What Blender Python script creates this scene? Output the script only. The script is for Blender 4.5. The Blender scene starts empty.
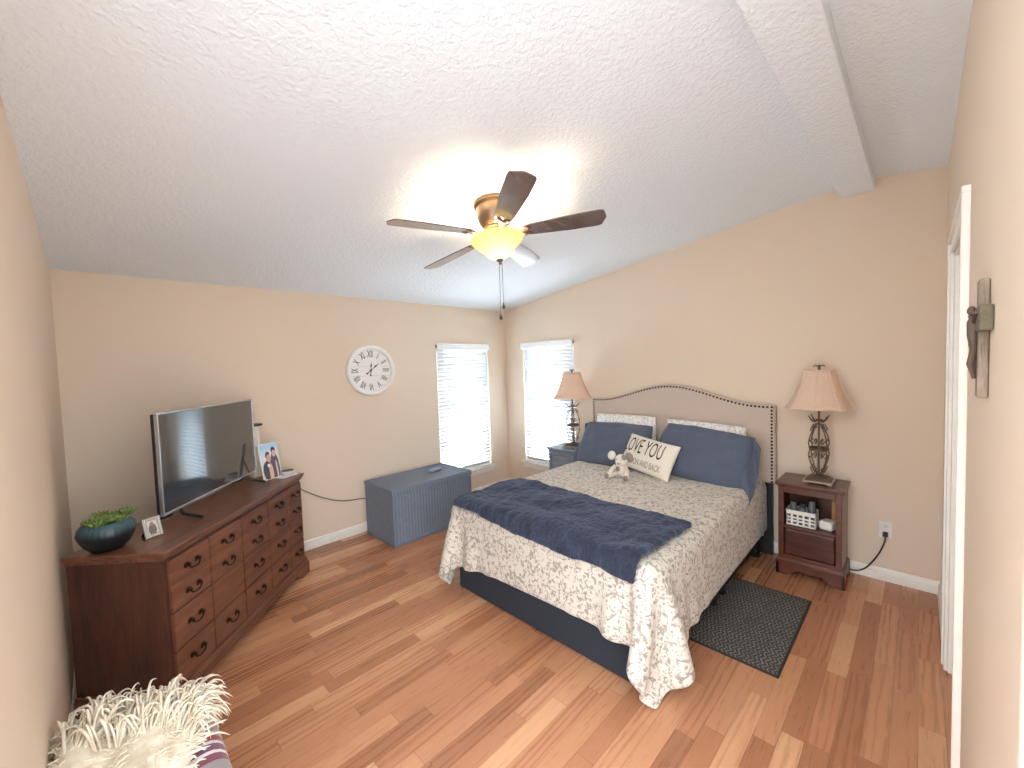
import bpy, bmesh, math, random
import numpy as np
from mathutils import Vector, Matrix, Euler
C = bpy.context.scene
COL = C.collection
PI = math.pi
random.seed(7)
RNG = np.random.RandomState(5)

# ------------------------------------------------------------------ camera
cd = bpy.data.cameras.new('camera')
cam = bpy.data.objects.new('camera', cd)
COL.objects.link(cam)
cd.sensor_fit = 'HORIZONTAL'
cd.sensor_width = 36.0
cd.lens = 412.345 / 1024 * 36
cd.clip_start = 0.02
yaw, pitch, roll = 0.781653, 0.047753, -0.033
fw = Vector((math.cos(yaw) * math.cos(pitch), math.sin(yaw) * math.cos(pitch), -math.sin(pitch)))
rt = Vector((math.sin(yaw), -math.cos(yaw), 0))
up = rt.cross(fw)
r2 = rt * math.cos(roll) + up * math.sin(roll)
u2 = up * math.cos(roll) - rt * math.sin(roll)
cam.matrix_world = Matrix(((r2.x, u2.x, -fw.x, -3.816), (r2.y, u2.y, -fw.y, -3.8905), (r2.z, u2.z, -fw.z, 1.6), (0, 0, 0, 1)))
C.camera = cam

# ------------------------------------------------------------------ world, exposure
vs = C.view_settings
vs.view_transform = 'Standard'
vs.look = 'None'
vs.gamma = 1.0
vs.use_curve_mapping = False
vs.exposure = 2.05
C.cycles.use_denoising = True
C.cycles.max_bounces = 10
C.cycles.diffuse_bounces = 6
w = bpy.data.worlds.new('world')
C.world = w
w.use_nodes = True
wt = w.node_tree
_tc = wt.nodes.new('ShaderNodeTexCoord'); _sp = wt.nodes.new('ShaderNodeSeparateXYZ'); _rp = wt.nodes.new('ShaderNodeValToRGB')
wt.links.new(_tc.outputs['Generated'], _sp.inputs[0])
_m = wt.nodes.new('ShaderNodeMath'); _m.operation = 'MULTIPLY_ADD'; _m.inputs[1].default_value = .5; _m.inputs[2].default_value = .5
wt.links.new(_sp.outputs[2], _m.inputs[0]); wt.links.new(_m.outputs[0], _rp.inputs[0])
_rp.color_ramp.elements[0].position = .46; _rp.color_ramp.elements[0].color = (.52, .54, .56, 1)     # ground
_rp.color_ramp.elements[1].position = .56; _rp.color_ramp.elements[1].color = (.90, .95, 1.0, 1)     # bright overcast sky
wt.links.new(_rp.outputs[0], wt.nodes['Background'].inputs[0])
wt.nodes['Background'].inputs[1].default_value = 1.8

def area(name, loc, rot, sx, sy, power, col):
    l = bpy.data.lights.new(name, 'AREA')
    l.shape = 'RECTANGLE'
    l.size, l.size_y, l.energy, l.color = sx, sy, power, col
    o = bpy.data.objects.new(name, l)
    o.location, o.rotation_euler = loc, rot
    COL.objects.link(o)
    return o
# daylight outside the two windows, behind their glass
area('daylight_back', (-0.70, 1.10, 0.55), (math.radians(108), 0, PI), 1.4, 1.5, 92, (0.80, 0.91, 1.0))
area('daylight_right', (1.10, -0.70, 0.55), (math.radians(108), 0, PI / 2), 1.4, 1.5, 92, (0.80, 0.91, 1.0))
FAN_BULB_POWER = 12
FAN_BULB_COLOR = (1.0, 0.84, 0.62)

# ------------------------------------------------------------------ helpers
def lin(*c):
    return tuple((v / 255 / 12.92 if v / 255 <= 0.04045 else ((v / 255 + 0.055) / 1.055) ** 2.4) for v in c)

class NT:
    def __init__(s, name):
        s.m = bpy.data.materials.new(name)
        s.m.use_nodes = True
        s.t = s.m.node_tree
        s.b = s.t.nodes['Principled BSDF']
        s.out = s.t.nodes['Material Output']
    def n(s, typ, ins=None, **kw):
        x = s.t.nodes.new(typ)
        for k, v in kw.items():
            setattr(x, k, v)
        for k, v in (ins or {}).items():
            s.set(x.inputs[k], v)
        return x
    def set(s, sock, v):
        if isinstance(v, bpy.types.NodeSocket):
            s.t.links.new(v, sock)
        else:
            if isinstance(v, tuple) and len(v) == 3 and sock.type == 'RGBA':
                v = v + (1,)
            sock.default_value = v
    def p(s, **kw):
        for k, v in kw.items():
            s.set(s.b.inputs[k.replace('_', ' ')], v)
    def math(s, op, a, b=0.0, c=0.0):
        x = s.n('ShaderNodeMath', operation=op)
        s.set(x.inputs[0], a); s.set(x.inputs[1], b); s.set(x.inputs[2], c)
        return x.outputs[0]
    def mix(s, f, a, b):
        x = s.n('ShaderNodeMix', data_type='RGBA')
        s.set(x.inputs[0], f); s.set(x.inputs[6], a); s.set(x.inputs[7], b)
        return x.outputs[2]
    def ramp(s, f, stops):
        x = s.n('ShaderNodeValToRGB', {0: f})
        e = x.color_ramp.elements
        while len(e) < len(stops):
            e.new(0.5)
        for k, (pos, c) in enumerate(stops):
            e[k].position = pos
            e[k].color = (c + (1,)) if isinstance(c, tuple) else (c, c, c, 1)
        return x.outputs[0]
    def obj(s):
        return s.n('ShaderNodeTexCoord').outputs['Object']
    def uv(s):
        return s.n('ShaderNodeTexCoord').outputs['UV']
    def mapping(s, v, scale=(1, 1, 1), rot=(0, 0, 0)):
        return s.n('ShaderNodeMapping', {0: v, 'Scale': scale, 'Rotation': rot}).outputs[0]
    def noise(s, v, scale, detail=3.0, rough=0.5, dist=0.0):
        return s.n('ShaderNodeTexNoise', {'Vector': v, 'Scale': scale, 'Detail': detail, 'Roughness': rough, 'Distortion': dist}).outputs[0]
    def vor(s, v, scale, feature='F1', out='Distance', rnd=1.0):
        x = s.n('ShaderNodeTexVoronoi', feature=feature)
        s.set(x.inputs['Vector'], v); s.set(x.inputs['Scale'], scale); s.set(x.inputs['Randomness'], rnd)
        return x.outputs[out]
    def bump(s, h, strength, dist):
        return s.n('ShaderNodeBump', {'Height': h, 'Strength': strength, 'Distance': dist}).outputs[0]

def plain(name, col, rough=0.5, metal=0.0, bump=None, **kw):
    t = NT(name)
    v = t.obj()
    f = t.noise(v, 14, 4)
    d = tuple(c * 0.88 for c in col)
    e = tuple(min(1, c * 1.06) for c in col)
    t.p(Base_Color=t.mix(f, d, e), Roughness=rough, Metallic=metal, **kw)
    if bump:
        t.p(Normal=t.bump(t.noise(v, bump[0], 3), bump[1], bump[2]))
    return t.m

def wood(name, dark, light, rough=0.35, axis=0, scale=1.0, coat=0.2):
    t = NT(name)
    sc = [7 * scale, 7 * scale, 7 * scale]
    sc[axis] = 0.9 * scale
    v = t.mapping(t.obj(), tuple(sc))
    g = t.noise(v, 3.0, 6, 0.62, 0.6)
    g2 = t.noise(t.mapping(t.obj(), tuple(c * 5 for c in sc)), 4.0, 3)
    f = t.math('ADD', t.math('MULTIPLY', g, 0.75), t.math('MULTIPLY', g2, 0.25))
    t.p(Base_Color=t.ramp(f, [(0.34, dark), (0.66, light)]), Roughness=rough, Coat_Weight=coat, Coat_Roughness=0.2,
        Normal=t.bump(f, 0.12, 0.002))
    return t.m

class MB:
    """collects shapes into one mesh"""
    def __init__(s):
        s.v = []; s.f = []; s.uvs = None
    def add(s, vs, fs, M=None):
        k = len(s.v)
        for p in vs:
            p = Vector(p)
            s.v.append(tuple(M @ p) if M else tuple(p))
        s.f += [tuple(i + k for i in f) for f in fs]
        return s
    def box(s, x0, x1, y0, y1, z0, z1, M=None):
        x0, x1 = min(x0, x1), max(x0, x1); y0, y1 = min(y0, y1), max(y0, y1); z0, z1 = min(z0, z1), max(z0, z1)
        vs = [(x, y, z) for z in (z0, z1) for y in (y0, y1) for x in (x0, x1)]
        return s.add(vs, [(0, 2, 3, 1), (4, 5, 7, 6), (0, 1, 5, 4), (1, 3, 7, 5), (3, 2, 6, 7), (2, 0, 4, 6)], M)
    def tube(s, pts, r, n=8, M=None, caps=True):
        pts = [Vector(p) for p in pts]
        rs = r if isinstance(r, (list, tuple)) else [r] * len(pts)
        vs = []; fs = []
        prev = None
        for i, p in enumerate(pts):
            t = (pts[min(i + 1, len(pts) - 1)] - pts[max(i - 1, 0)])
            t = t.normalized() if t.length > 1e-9 else Vector((0, 0, 1))
            if prev is None:
                a = Vector((0, 0, 1)) if abs(t.z) < 0.9 else Vector((1, 0, 0))
                nrm = t.cross(a).normalized()
            else:
                nrm = prev - t * prev.dot(t)
                nrm = nrm.normalized() if nrm.length > 1e-6 else t.orthogonal().normalized()
            prev = nrm
            b = t.cross(nrm)
            for k in range(n):
                a = 2 * PI * k / n
                vs.append(p + (nrm * math.cos(a) + b * math.sin(a)) * rs[i])
        for i in range(len(pts) - 1):
            for k in range(n):
                a, b2 = i * n + k, i * n + (k + 1) % n
                fs.append((a, b2, b2 + n, a + n))
        if caps:
            fs.append(tuple(range(n))[::-1])
            fs.append(tuple(range((len(pts) - 1) * n, len(pts) * n)))
        return s.add(vs, fs, M)
    def lathe(s, prof, n=32, M=None, flute=None):
        vs = []; fs = []
        for j, (r, z) in enumerate(prof):
            for k in range(n):
                a = 2 * PI * k / n
                rr = r * (flute(a, j) if flute else 1.0)
                vs.append((rr * math.cos(a), rr * math.sin(a), z))
        for j in range(len(prof) - 1):
            for k in range(n):
                a, b = j * n + k, j * n + (k + 1) % n
                fs.append((a, b, b + n, a + n))
        if prof[0][0] > 1e-5:
            fs.append(tuple(range(n))[::-1])
        if prof[-1][0] > 1e-5:
            fs.append(tuple(range((len(prof) - 1) * n, len(prof) * n)))
        return s.add(vs, fs, M)
    def prism(s, outline, d0, d1, M=None):
        """outline (a,b) extruded along the third local axis (z)"""
        n = len(outline)
        vs = [(a, b, d0) for a, b in outline] + [(a, b, d1) for a, b in outline]
        fs = [tuple(range(n))[::-1], tuple(range(n, 2 * n))]
        fs += [(i, (i + 1) % n, n + (i + 1) % n, n + i) for i in range(n)]
        return s.add(vs, fs, M)
    def ball(s, c, rx, ry=None, rz=None, nu=14, nv=9, M=None):
        ry = ry or rx; rz = rz or rx
        vs = [(c[0], c[1], c[2] - rz)]
        for j in range(1, nv):
            b = -PI / 2 + PI * j / nv
            for k in range(nu):
                a = 2 * PI * k / nu
                vs.append((c[0] + rx * math.cos(b) * math.cos(a), c[1] + ry * math.cos(b) * math.sin(a), c[2] + rz * math.sin(b)))
        vs.append((c[0], c[1], c[2] + rz))
        fs = [(0, 1 + (k + 1) % nu, 1 + k) for k in range(nu)]
        for j in range(nv - 2):
            for k in range(nu):
                a, b = 1 + j * nu + k, 1 + j * nu + (k + 1) % nu
                fs.append((a, b, b + nu, a + nu))
        L = len(vs) - 1; o = 1 + (nv - 2) * nu
        fs += [(L, o + k, o + (k + 1) % nu) for k in range(nu)]
        return s.add(vs, fs, M)
    def grid(s, P, M=None, closed=False):
        P = np.asarray(P); n, m = P.shape[:2]
        return s.add(P.reshape(-1, 3).tolist(), [(i * m + j, (i + 1) * m + j, (i + 1) * m + j + 1, i * m + j + 1) for i in range(n - 1) for j in range(m - 1)], M)

def obj(name, mb, mat, parent=None, smooth=False, bevel=0.0, seg=2, subsurf=0, solid=0.0, angle=40):
    me = bpy.data.meshes.new(name)
    me.from_pydata(mb.v, [], mb.f)
    bm = bmesh.new(); bm.from_mesh(me)
    if not solid:
        bmesh.ops.recalc_face_normals(bm, faces=bm.faces[:])
    bm.to_mesh(me); bm.free()
    if mb.uvs is not None:
        ul = me.uv_layers.new(name='UVMap')
        for lp in me.loops:
            ul.data[lp.index].uv = mb.uvs[lp.vertex_index]
    me.materials.append(mat)
    o = bpy.data.objects.new(name, me)
    COL.objects.link(o)
    if parent:
        o.parent = parent
    if smooth:
        for p in me.polygons:
            p.use_smooth = True
        if smooth == 'auto':
            me.set_sharp_from_angle(angle=math.radians(angle))
    if solid:
        m = o.modifiers.new('solid', 'SOLIDIFY'); m.thickness = abs(solid); m.offset = 1 if solid > 0 else -1
    if bevel:
        m = o.modifiers.new('bevel', 'BEVEL'); m.width = bevel; m.segments = seg; m.limit_method = 'ANGLE'; m.angle_limit = math.radians(35)
    if subsurf:
        m = o.modifiers.new('sub', 'SUBSURF'); m.levels = subsurf; m.render_levels = subsurf
    return o

def tag(o, label, cat, group=None, kind=None):
    o['label'] = label; o['category'] = cat
    if group: o['group'] = group
    if kind: o['kind'] = kind
    return o
def thing(name, label, cat, loc=(0, 0, 0), rot=(0, 0, 0), group=None):
    o = bpy.data.objects.new(name, None)
    COL.objects.link(o)
    o.empty_display_size = 0.05
    o.location = loc; o.rotation_euler = rot
    return tag(o, label, cat, group)
def struct(name, mb, mat, **kw):
    o = obj(name, mb, mat, **kw); o['kind'] = 'structure'
    return o
def copy_tree(o, parent=None):
    c = o.copy(); COL.objects.link(c); c.parent = parent
    for ch in [x for x in bpy.data.objects if x.parent == o]:
        copy_tree(ch, c)
    return c
def T(x=0, y=0, z=0): return Matrix.Translation((x, y, z))
def RX(a): return Matrix.Rotation(a, 4, 'X')
def RY(a): return Matrix.Rotation(a, 4, 'Y')
def RZ(a): return Matrix.Rotation(a, 4, 'Z')

# ------------------------------------------------------------------ room materials
def wall_mat(name, col):
    t = NT(name)
    v = t.obj()
    n = t.noise(v, 110, 3, 0.6)
    t.p(Base_Color=t.mix(t.noise(v, 1.2, 3), tuple(c * 0.97 for c in col), col), Roughness=0.85,
        Normal=t.bump(n, 0.16, 0.004))
    return t.m
M_wall = wall_mat('wall_paint', lin(227, 209, 188))
def ceiling_mat():
    t = NT('ceiling_paint')
    v = t.obj()
    n = t.noise(v, 46, 4, 0.55, 0.4)
    h = t.ramp(n, [(0.42, 0.0), (0.6, 1.0)])
    t.p(Base_Color=lin(232, 238, 243), Roughness=0.9, Normal=t.bump(h, 0.4, 0.006))
    return t.m
M_ceil = ceiling_mat()
M_trim = plain('white_trim_paint', lin(240, 236, 228), 0.4)
def floor_mat():
    t = NT('oak_laminate')
    v = t.obj()
    s = t.n('ShaderNodeSeparateXYZ', {0: v})
    X, Y = s.outputs[0], s.outputs[1]
    rowf = t.math('DIVIDE', t.math('ADD', Y, 20.0), 0.083)
    row = t.math('FLOOR', rowf)
    rr = t.n('ShaderNodeTexWhiteNoise', {1: row}, noise_dimensions='1D').outputs[0]
    ln = t.math('MULTIPLY_ADD', rr, 0.35, 0.50)
    xf = t.math('DIVIDE', t.math('ADD', t.math('ADD', X, 30.0), t.math('MULTIPLY', rr, 7.3)), ln)
    xi = t.math('FLOOR', xf)
    cv = t.n('ShaderNodeCombineXYZ', {0: xi, 1: row})
    wn = t.n('ShaderNodeTexWhiteNoise', {0: cv.outputs[0]}, noise_dimensions='2D')
    pid = wn.outputs[0]
    base = t.ramp(pid, [(0.0, lin(158, 106, 76)), (0.22, lin(176, 120, 86)), (0.5, lin(188, 132, 97)), (0.78, lin(199, 144, 107)), (1.0, lin(217, 168, 128))])
    # grain, stretched along the board and different for each board
    off = t.n('ShaderNodeCombineXYZ', {0: t.math('MULTIPLY', pid, 17.0), 1: t.math('MULTIPLY', pid, 31.0)})
    gv = t.n('ShaderNodeVectorMath', {0: v, 1: off.outputs[0]}, operation='ADD').outputs[0]
    g = t.noise(t.mapping(gv, (1.3, 17, 1)), 4.0, 5, 0.6, 0.9)
    rings = t.n('ShaderNodeTexWave', {'Vector': t.mapping(gv, (0.30, 3.2, 1)), 'Scale': 3.0, 'Distortion': 11.0, 'Detail': 2.5, 'Detail Scale': 0.7, 'Detail Roughness': 0.55}, bands_direction='Y').outputs['Fac']
    wn2 = t.n('ShaderNodeTexWhiteNoise', {0: t.n('ShaderNodeVectorMath', {0: cv.outputs[0], 1: (3.7, 9.1, 0)}, operation='ADD').outputs[0]}, noise_dimensions='2D').outputs[0]
    amt = t.math('MULTIPLY', t.math('GREATER_THAN', wn2, 0.55), 0.55)
    rings = t.math('ADD', t.math('MULTIPLY', t.math('SUBTRACT', rings, 0.5), amt), 0.5)
    fine = t.noise(t.mapping(gv, (3, 55, 1)), 3.0, 4, 0.65)
    f = t.math('ADD', t.math('MULTIPLY', g, 0.40), t.math('ADD', t.math('MULTIPLY', rings, 0.35), t.math('MULTIPLY', fine, 0.25)))
    shade = t.ramp(f, [(0.28, (0.74, 0.69, 0.66)), (0.5, (1.0, 1.0, 1.0)), (0.72, (1.14, 1.15, 1.16))])
    mul = t.n('ShaderNodeMix', data_type='RGBA', blend_type='MULTIPLY')
    t.set(mul.inputs[0], 1.0); t.set(mul.inputs[6], base); t.set(mul.inputs[7], shade)
    fr = t.math('FRACT', rowf)
    fx = t.math('FRACT', xf)
    ey = t.math('LESS_THAN', t.math('MINIMUM', fr, t.math('SUBTRACT', 1.0, fr)), 0.012)
    ex = t.math('LESS_THAN', t.math('MULTIPLY', t.math('MINIMUM', fx, t.math('SUBTRACT', 1.0, fx)), ln), 0.0012)
    edge = t.math('MAXIMUM', ex, ey)
    col = t.mix(t.math('MULTIPLY', edge, 0.55), mul.outputs[2], lin(84, 40, 20))
    t.p(Base_Color=col, Roughness=t.math('MULTIPLY_ADD', f, 0.12, 0.22), Specular_IOR_Level=0.5,
        Normal=t.bump(f, 0.06, 0.002))
    return t.m
M_floor = floor_mat()

# ------------------------------------------------------------------ room shell
H, S = 2.294, 0.1409
RIDGE = -3.56
XL, YF = -3.982, -4.001
def ceil_z(y):
    return H - S * y if y > RIDGE else H - S * RIDGE - 0.10 * (RIDGE - y)
YE = -4.5                                   # end of the passage behind the camera
m = MB(); m.box(XL - .1, .1, YE, .1, -0.08, 0)
struct('floor', m, M_floor)
m = MB()
out = [(.1, ceil_z(.1)), (RIDGE, ceil_z(RIDGE)), (YE, ceil_z(YE)), (YE, ceil_z(YE) + .08), (RIDGE, ceil_z(RIDGE) + .08), (.1, ceil_z(.1) + .08)]
YZX = Matrix(((0, 0, 1, 0), (1, 0, 0, 0), (0, 1, 0, 0), (0, 0, 0, 1)))      # (a,b,d) -> x=d, y=a, z=b
XZY = Matrix(((1, 0, 0, 0), (0, 0, 1, 0), (0, 1, 0, 0), (0, 0, 0, 1)))      # (a,b,d) -> x=a, y=d, z=b
m.prism(out, XL - .1, .1, YZX)
struct('ceiling', m, M_ceil)
# windows: openings
WA = (-1.095, -0.315, 0.33, 1.86)           # wall_back: x0,x1,z0,z1
WB = (-1.10, -0.31, 0.36, 1.86)             # wall_right: y0,y1,z0,z1
m = MB()
def wall_with_hole(m, a0, a1, hole, thick, M, ztop):
    h0, h1, z0, z1 = hole
    m.box(a0, h0, 0, thick, 0, ztop, M); m.box(h1, a1, 0, thick, 0, ztop, M)
    m.box(h0, h1, 0, thick, 0, z0, M); m.box(h0, h1, 0, thick, z1, ztop, M)
wall_with_hole(m, XL - .1, .1, WA, .1, None, H + .02)
struct('wall_back', m, M_wall)
m = MB()
MBW = Matrix(((0, 1, 0, 0), (1, 0, 0, 0), (0, 0, 1, 0), (0, 0, 0, 1)))      # (a, t, z) -> x=t, y=a
wall_with_hole(m, -1.6, .1, WB, .1, MBW, H)
m.prism([(-1.6, 0), (-1.6, H), (.1, H), (.1, H + .05), (-1.6, ceil_z(-1.6) + .05), (RIDGE, ceil_z(RIDGE) + .05), (YF - .12, ceil_z(YF) + .05), (YF - .12, 0)], 0, .1, YZX)
struct('wall_right', m, M_wall)
m = MB()
m.prism([(.1, 0), (.1, ceil_z(.1) + .04), (-2.95, ceil_z(-2.95) + .04), (-2.95, 0)], XL - .1, XL, YZX)
struct('wall_left', m, M_wall)
# front wall beside the camera, with the door in it
XE = -2.885                                 # its rounded free end
DX0, DX1, DZ = -1.735, -0.915, 2.06         # door opening
m = MB()
zt = ceil_z(YF) + .04
m.box(DX1, .1, YF - .12, YF, 0, zt); m.box(DX0, DX1, YF - .12, YF, DZ, zt)
arc = [(XE + .02 - .02 * math.cos(a), YF - .02 + .02 * math.sin(a)) for a in np.linspace(0, PI / 2, 6)]
arc2 = [(XE + .02 - .02 * math.sin(a), YF - .10 - .02 * math.cos(a)) for a in np.linspace(0, PI / 2, 6)]
m.prism([(DX0, YF)] + arc[::-1] + arc2[::-1] + [(DX0, YF - .12)], 0, zt)
struct('wall_front', m, M_wall)
# ridge beam
m = MB(); m.box(XL, 0, -3.657, -3.468, 2.706, 2.82)
struct('trim_1', m, M_ceil, bevel=.004)

def board_profile(t, h):
    return [(0, 0), (t, 0), (t, h * .62), (t * .72, h * .70), (t * .72, h * .80), (t * .35, h * .96), (0, h)]
def baseboard(name, p0, p1, t=.016, h=.085):
    p0 = Vector(p0); p1 = Vector(p1)
    d = (p1 - p0).normalized()
    nrm = Vector((-d.y, d.x, 0))
    M = Matrix(((nrm.x, 0, d.x, p0.x), (nrm.y, 0, d.y, p0.y), (0, 1, 0, 0), (0, 0, 0, 1)))
    m = MB(); m.prism(board_profile(t, h), 0, (p1 - p0).length, M)
    return struct(name, m, M_trim)
baseboard('baseboard_back', (0, 0, 0), (XL, 0, 0))
baseboard('baseboard_right', (0, YF, 0), (0, 0, 0))
baseboard('baseboard_left', (XL, 0, 0), (XL, -2.95, 0))
baseboard('baseboard_front', (DX1 + .075, YF, 0), (0, YF, 0))
baseboard('baseboard_front', (XE + .02, YF, 0), (DX0 - .075, YF, 0))

# door in the front wall
def casing_bar(m, a0, a1, horizontal, base, z):
    pass
m = MB()
cw = .07
for x0, x1, z0, z1 in ((DX1, DX1 + cw - .022, 0, DZ + cw - .022), (DX0 - cw + .022, DX0, 0, DZ + cw - .022), (DX0, DX1, DZ, DZ + cw - .022)):
    m.box(x0, x1, YF, YF + .014, z0, z1)
m.box(DX1 + cw - .022, DX1 + cw, YF, YF + .022, 0, DZ + cw - .022); m.box(DX0 - cw, DX0 - cw + .022, YF, YF + .022, 0, DZ + cw - .022)
m.box(DX0 - cw, DX1 + cw, YF, YF + .022, DZ + cw - .022, DZ + cw)
m.box(DX0, DX0 + .015, YF - .12, YF, 0, DZ); m.box(DX1 - .015, DX1, YF - .12, YF, 0, DZ); m.box(DX0, DX1, YF - .12, YF, DZ - .015, DZ)
door = struct('door_1', m, M_trim, bevel=.003)
m = MB(); m.box(DX0 + .018, DX1 - .018, YF - .10, YF - .062, .012, DZ - .018)
obj('door_leaf', m, M_trim, door, bevel=.003)
for z0, z1 in ((.2, .85), (1.0, 1.9)):
    for x0, x1 in ((DX0 + .12, -1.365), (-1.285, DX1 - .12)):
        m = MB(); m.box(x0, x1, YF - .064, YF - .055, z0, z1)
        obj('door_panel', m, M_trim, door, bevel=.006)
M_brass = plain('aged_brass', lin(150, 120, 70), 0.3, 1.0)
m = MB(); m.lathe([(.028, 0), (.028, .006), (.010, .010), (.010, .035), (.024, .042), (.028, .055), (.02, .066), (0, .068)], 20, T(DX0 + .08, YF - .062, .95) @ RX(-PI / 2))
obj('door_handle', m, M_brass, door, smooth='auto')

# windows: frame, glass, stool and apron
def glass_mat():
    t = NT('window_glass')
    tr = t.n('ShaderNodeBsdfTransparent', {0: (0.97, 0.99, 1.0)})
    gl = t.n('ShaderNodeBsdfGlossy', {0: (1, 1, 1), 1: 0.02})
    fr = t.n('ShaderNodeFresnel', {0: 1.45})
    mx = t.n('ShaderNodeMixShader', {0: fr.outputs[0], 1: tr.outputs[0], 2: gl.outputs[0]})
    t.t.links.new(mx.outputs[0], t.out.inputs[0])
    return t.m
M_glass = glass_mat()
def slat_mat():
    t = NT('white_blind_slats')
    df = t.n('ShaderNodeBsdfDiffuse', {0: lin(236, 240, 244)})
    tl = t.n('ShaderNodeBsdfTranslucent', {0: lin(250, 252, 255)})
    mx = t.n('ShaderNodeMixShader', {0: 0.012, 1: df.outputs[0], 2: tl.outputs[0]})
    t.t.links.new(mx.outputs[0], t.out.inputs[0])
    return t.m
M_slat = slat_mat()
M_blind = plain('white_blind_plastic', lin(245, 246, 246), 0.4)
M_bracket = plain('grey_bracket_metal', lin(150, 150, 148), 0.4, 0.6)

def window(name, hole, M, sill_ext):
    """local frame: x along the wall, y = 0 wall face (positive outwards), z up"""
    a0, a1, z0, z1 = hole
    m = MB()
    fwid = .035
    for b in ((a0, a0 + fwid, z0, z1), (a1 - fwid, a1, z0, z1), (a0, a1, z0, z0 + fwid), (a0, a1, z1 - fwid, z1), (a0, a1, (z0 + z1) / 2 - .02, (z0 + z1) / 2 + .02)):
        m.box(b[0], b[1], .055, .09, b[2], b[3], M)
    w = struct(name, m, M_trim)
    m = MB(); m.box(a0 + .01, a1 - .01, .070, .074, z0 + .01, z1 - .01, M)
    obj('glass_pane', m, M_glass, w)
    m = MB(); m.box(a0 - sill_ext, a1 + sill_ext, -.035, .055, z0 - .022, z0, M)
    obj('window_sill', m, M_trim, w, bevel=.005)
    m = MB(); m.box(a0 - sill_ext + .015, a1 + sill_ext - .015, -.014, 0, z0 - .075, z0 - .022, M)
    obj('window_apron', m, M_trim, w, bevel=.003)
def blind(label, hole, M):
    a0, a1, z0, z1 = hole
    t = thing('window_blind', label, 'window blind', (0, 0, 0), group='window blinds')
    m = MB(); m.box(a0 - .006, a1 + .006, -.035, .012, z1 - .070, z1 + .004, M)
    obj('valance', m, M_blind, t, bevel=.008)
    for a in (a0 - .012, a1 + .006):
        m = MB(); m.box(a, a + .006, -.03, -.002, z1 - .045, z1 - .012, M)
        obj('bracket', m, M_bracket, t)
    m = MB()
    zt, zb = z1 - .085, z0 + .045
    n = 34
    for i in range(n):
        z = zt - (zt - zb) * i / (n - 1)
        A = M @ T(0, .008, z) @ RX(math.radians(-63))
        m.add([(a0 + .008, -.0245, 0), (a1 - .008, -.0245, 0), (a1 - .008, -.008, .003), (a0 + .008, -.008, .003), (a1 - .008, .008, .003), (a0 + .008, .008, .003), (a1 - .008, .0245, 0), (a0 + .008, .0245, 0)],
              [(0, 1, 2, 3), (3, 2, 4, 5), (5, 4, 6, 7)], A)
    obj('slats', m, M_slat, t, smooth=True, solid=.002)
    m = MB(); m.box(a0 + .006, a1 - .006, -.010, .026, z0 + .004, z0 + .024, M)
    obj('bottom_rail', m, M_blind, t, bevel=.004)
    m = MB()
    for a in (a0 + .12, (a0 + a1) / 2, a1 - .12):
        m.tube([(a, -.0125, z0 + .02), (a, -.0125, z1 - .06)], .0012, 5, M)
    obj('ladder_cord', m, M_blind, t)
    m = MB()
    m.tube([(a0 + .07, -.03, z1 - .06), (a0 + .072, -.032, z1 - .75)], .0035, 6, M)
    obj('tilt_wand', m, M_blind, t)
MA = Matrix.Identity(4)
MBr = Matrix(((0, 1, 0, 0), (-1, 0, 0, 0), (0, 0, 1, 0), (0, 0, 0, 1)))     # local x -> -y, local y -> +x
holeB = (-WB[1], -WB[0], WB[2], WB[3])
window('window_1', WA, MA, .055)
window('window_2', holeB, MBr, .055)
blind('white slatted blind in the window above the blue trunk, right of the clock', WA, MA)
blind('white slatted blind in the window behind the left lamp', holeB, MBr)

# ------------------------------------------------------------------ ceiling fan
M_bronze = plain('brushed_bronze', lin(132, 110, 92), 0.34, 0.85)
M_blade = wood('dark_walnut_blade', lin(74, 56, 50), lin(108, 86, 78), rough=0.25, coat=1.0)
M_blade.node_tree.nodes['Principled BSDF'].inputs['Coat IOR'].default_value = 2.0
def bowl_mat():
    t = NT('amber_glass_bowl')
    v = t.obj()
    f = t.noise(v, 9, 4, 0.6, 1.0)
    sz = t.n('ShaderNodeSeparateXYZ', {0: v}).outputs[2]
    low = t.math('DIVIDE', t.math('SUBTRACT', -0.215, t.math('MULTIPLY_ADD', f, 0.03, sz)), 0.12)
    em = t.n('ShaderNodeEmission', {0: t.ramp(low, [(0.0, (1.0, 0.66, 0.17)), (0.45, (1.0, 0.76, 0.28)), (0.9, (1.0, 0.86, 0.50))]), 1: t.math('MULTIPLY_ADD', low, 0.16, 0.29)})
    df = t.n('ShaderNodeBsdfDiffuse', {0: (0.30, 0.24, 0.14)})
    ad = t.n('ShaderNodeAddShader', {0: em.outputs[0], 1: df.outputs[0]})
    t.t.links.new(ad.outputs[0], t.out.inputs[0])
    return t.m
M_bowl = bowl_mat()
FX, FY = -2.064, -2.034
fan = thing('ceiling_fan', 'five-blade ceiling fan with lit amber glass bowl on the sloped ceiling', 'ceiling fan', (FX, FY, ceil_z(FY)), (-math.atan(S), 0, 0))
m = MB(); m.lathe([(.105, 0), (.115, -.004), (.115, -.018), (.108, -.026), (.100, -.03)], 40)
obj('canopy', m, M_bronze, fan, smooth='auto')
m = MB(); m.lathe([(.100, -.02), (.104, -.05), (.102, -.085), (.092, -.12), (.078, -.145), (.070, -.155), (.074, -.160), (.074, -.168), (.066, -.175), (.066, -.188), (.072, -.196), (.072, -.205), (.05, -.215), (.045, -.235), (.0, -.236)], 40)
obj('motor_housing', m, M_bronze, fan, smooth='auto')
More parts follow.
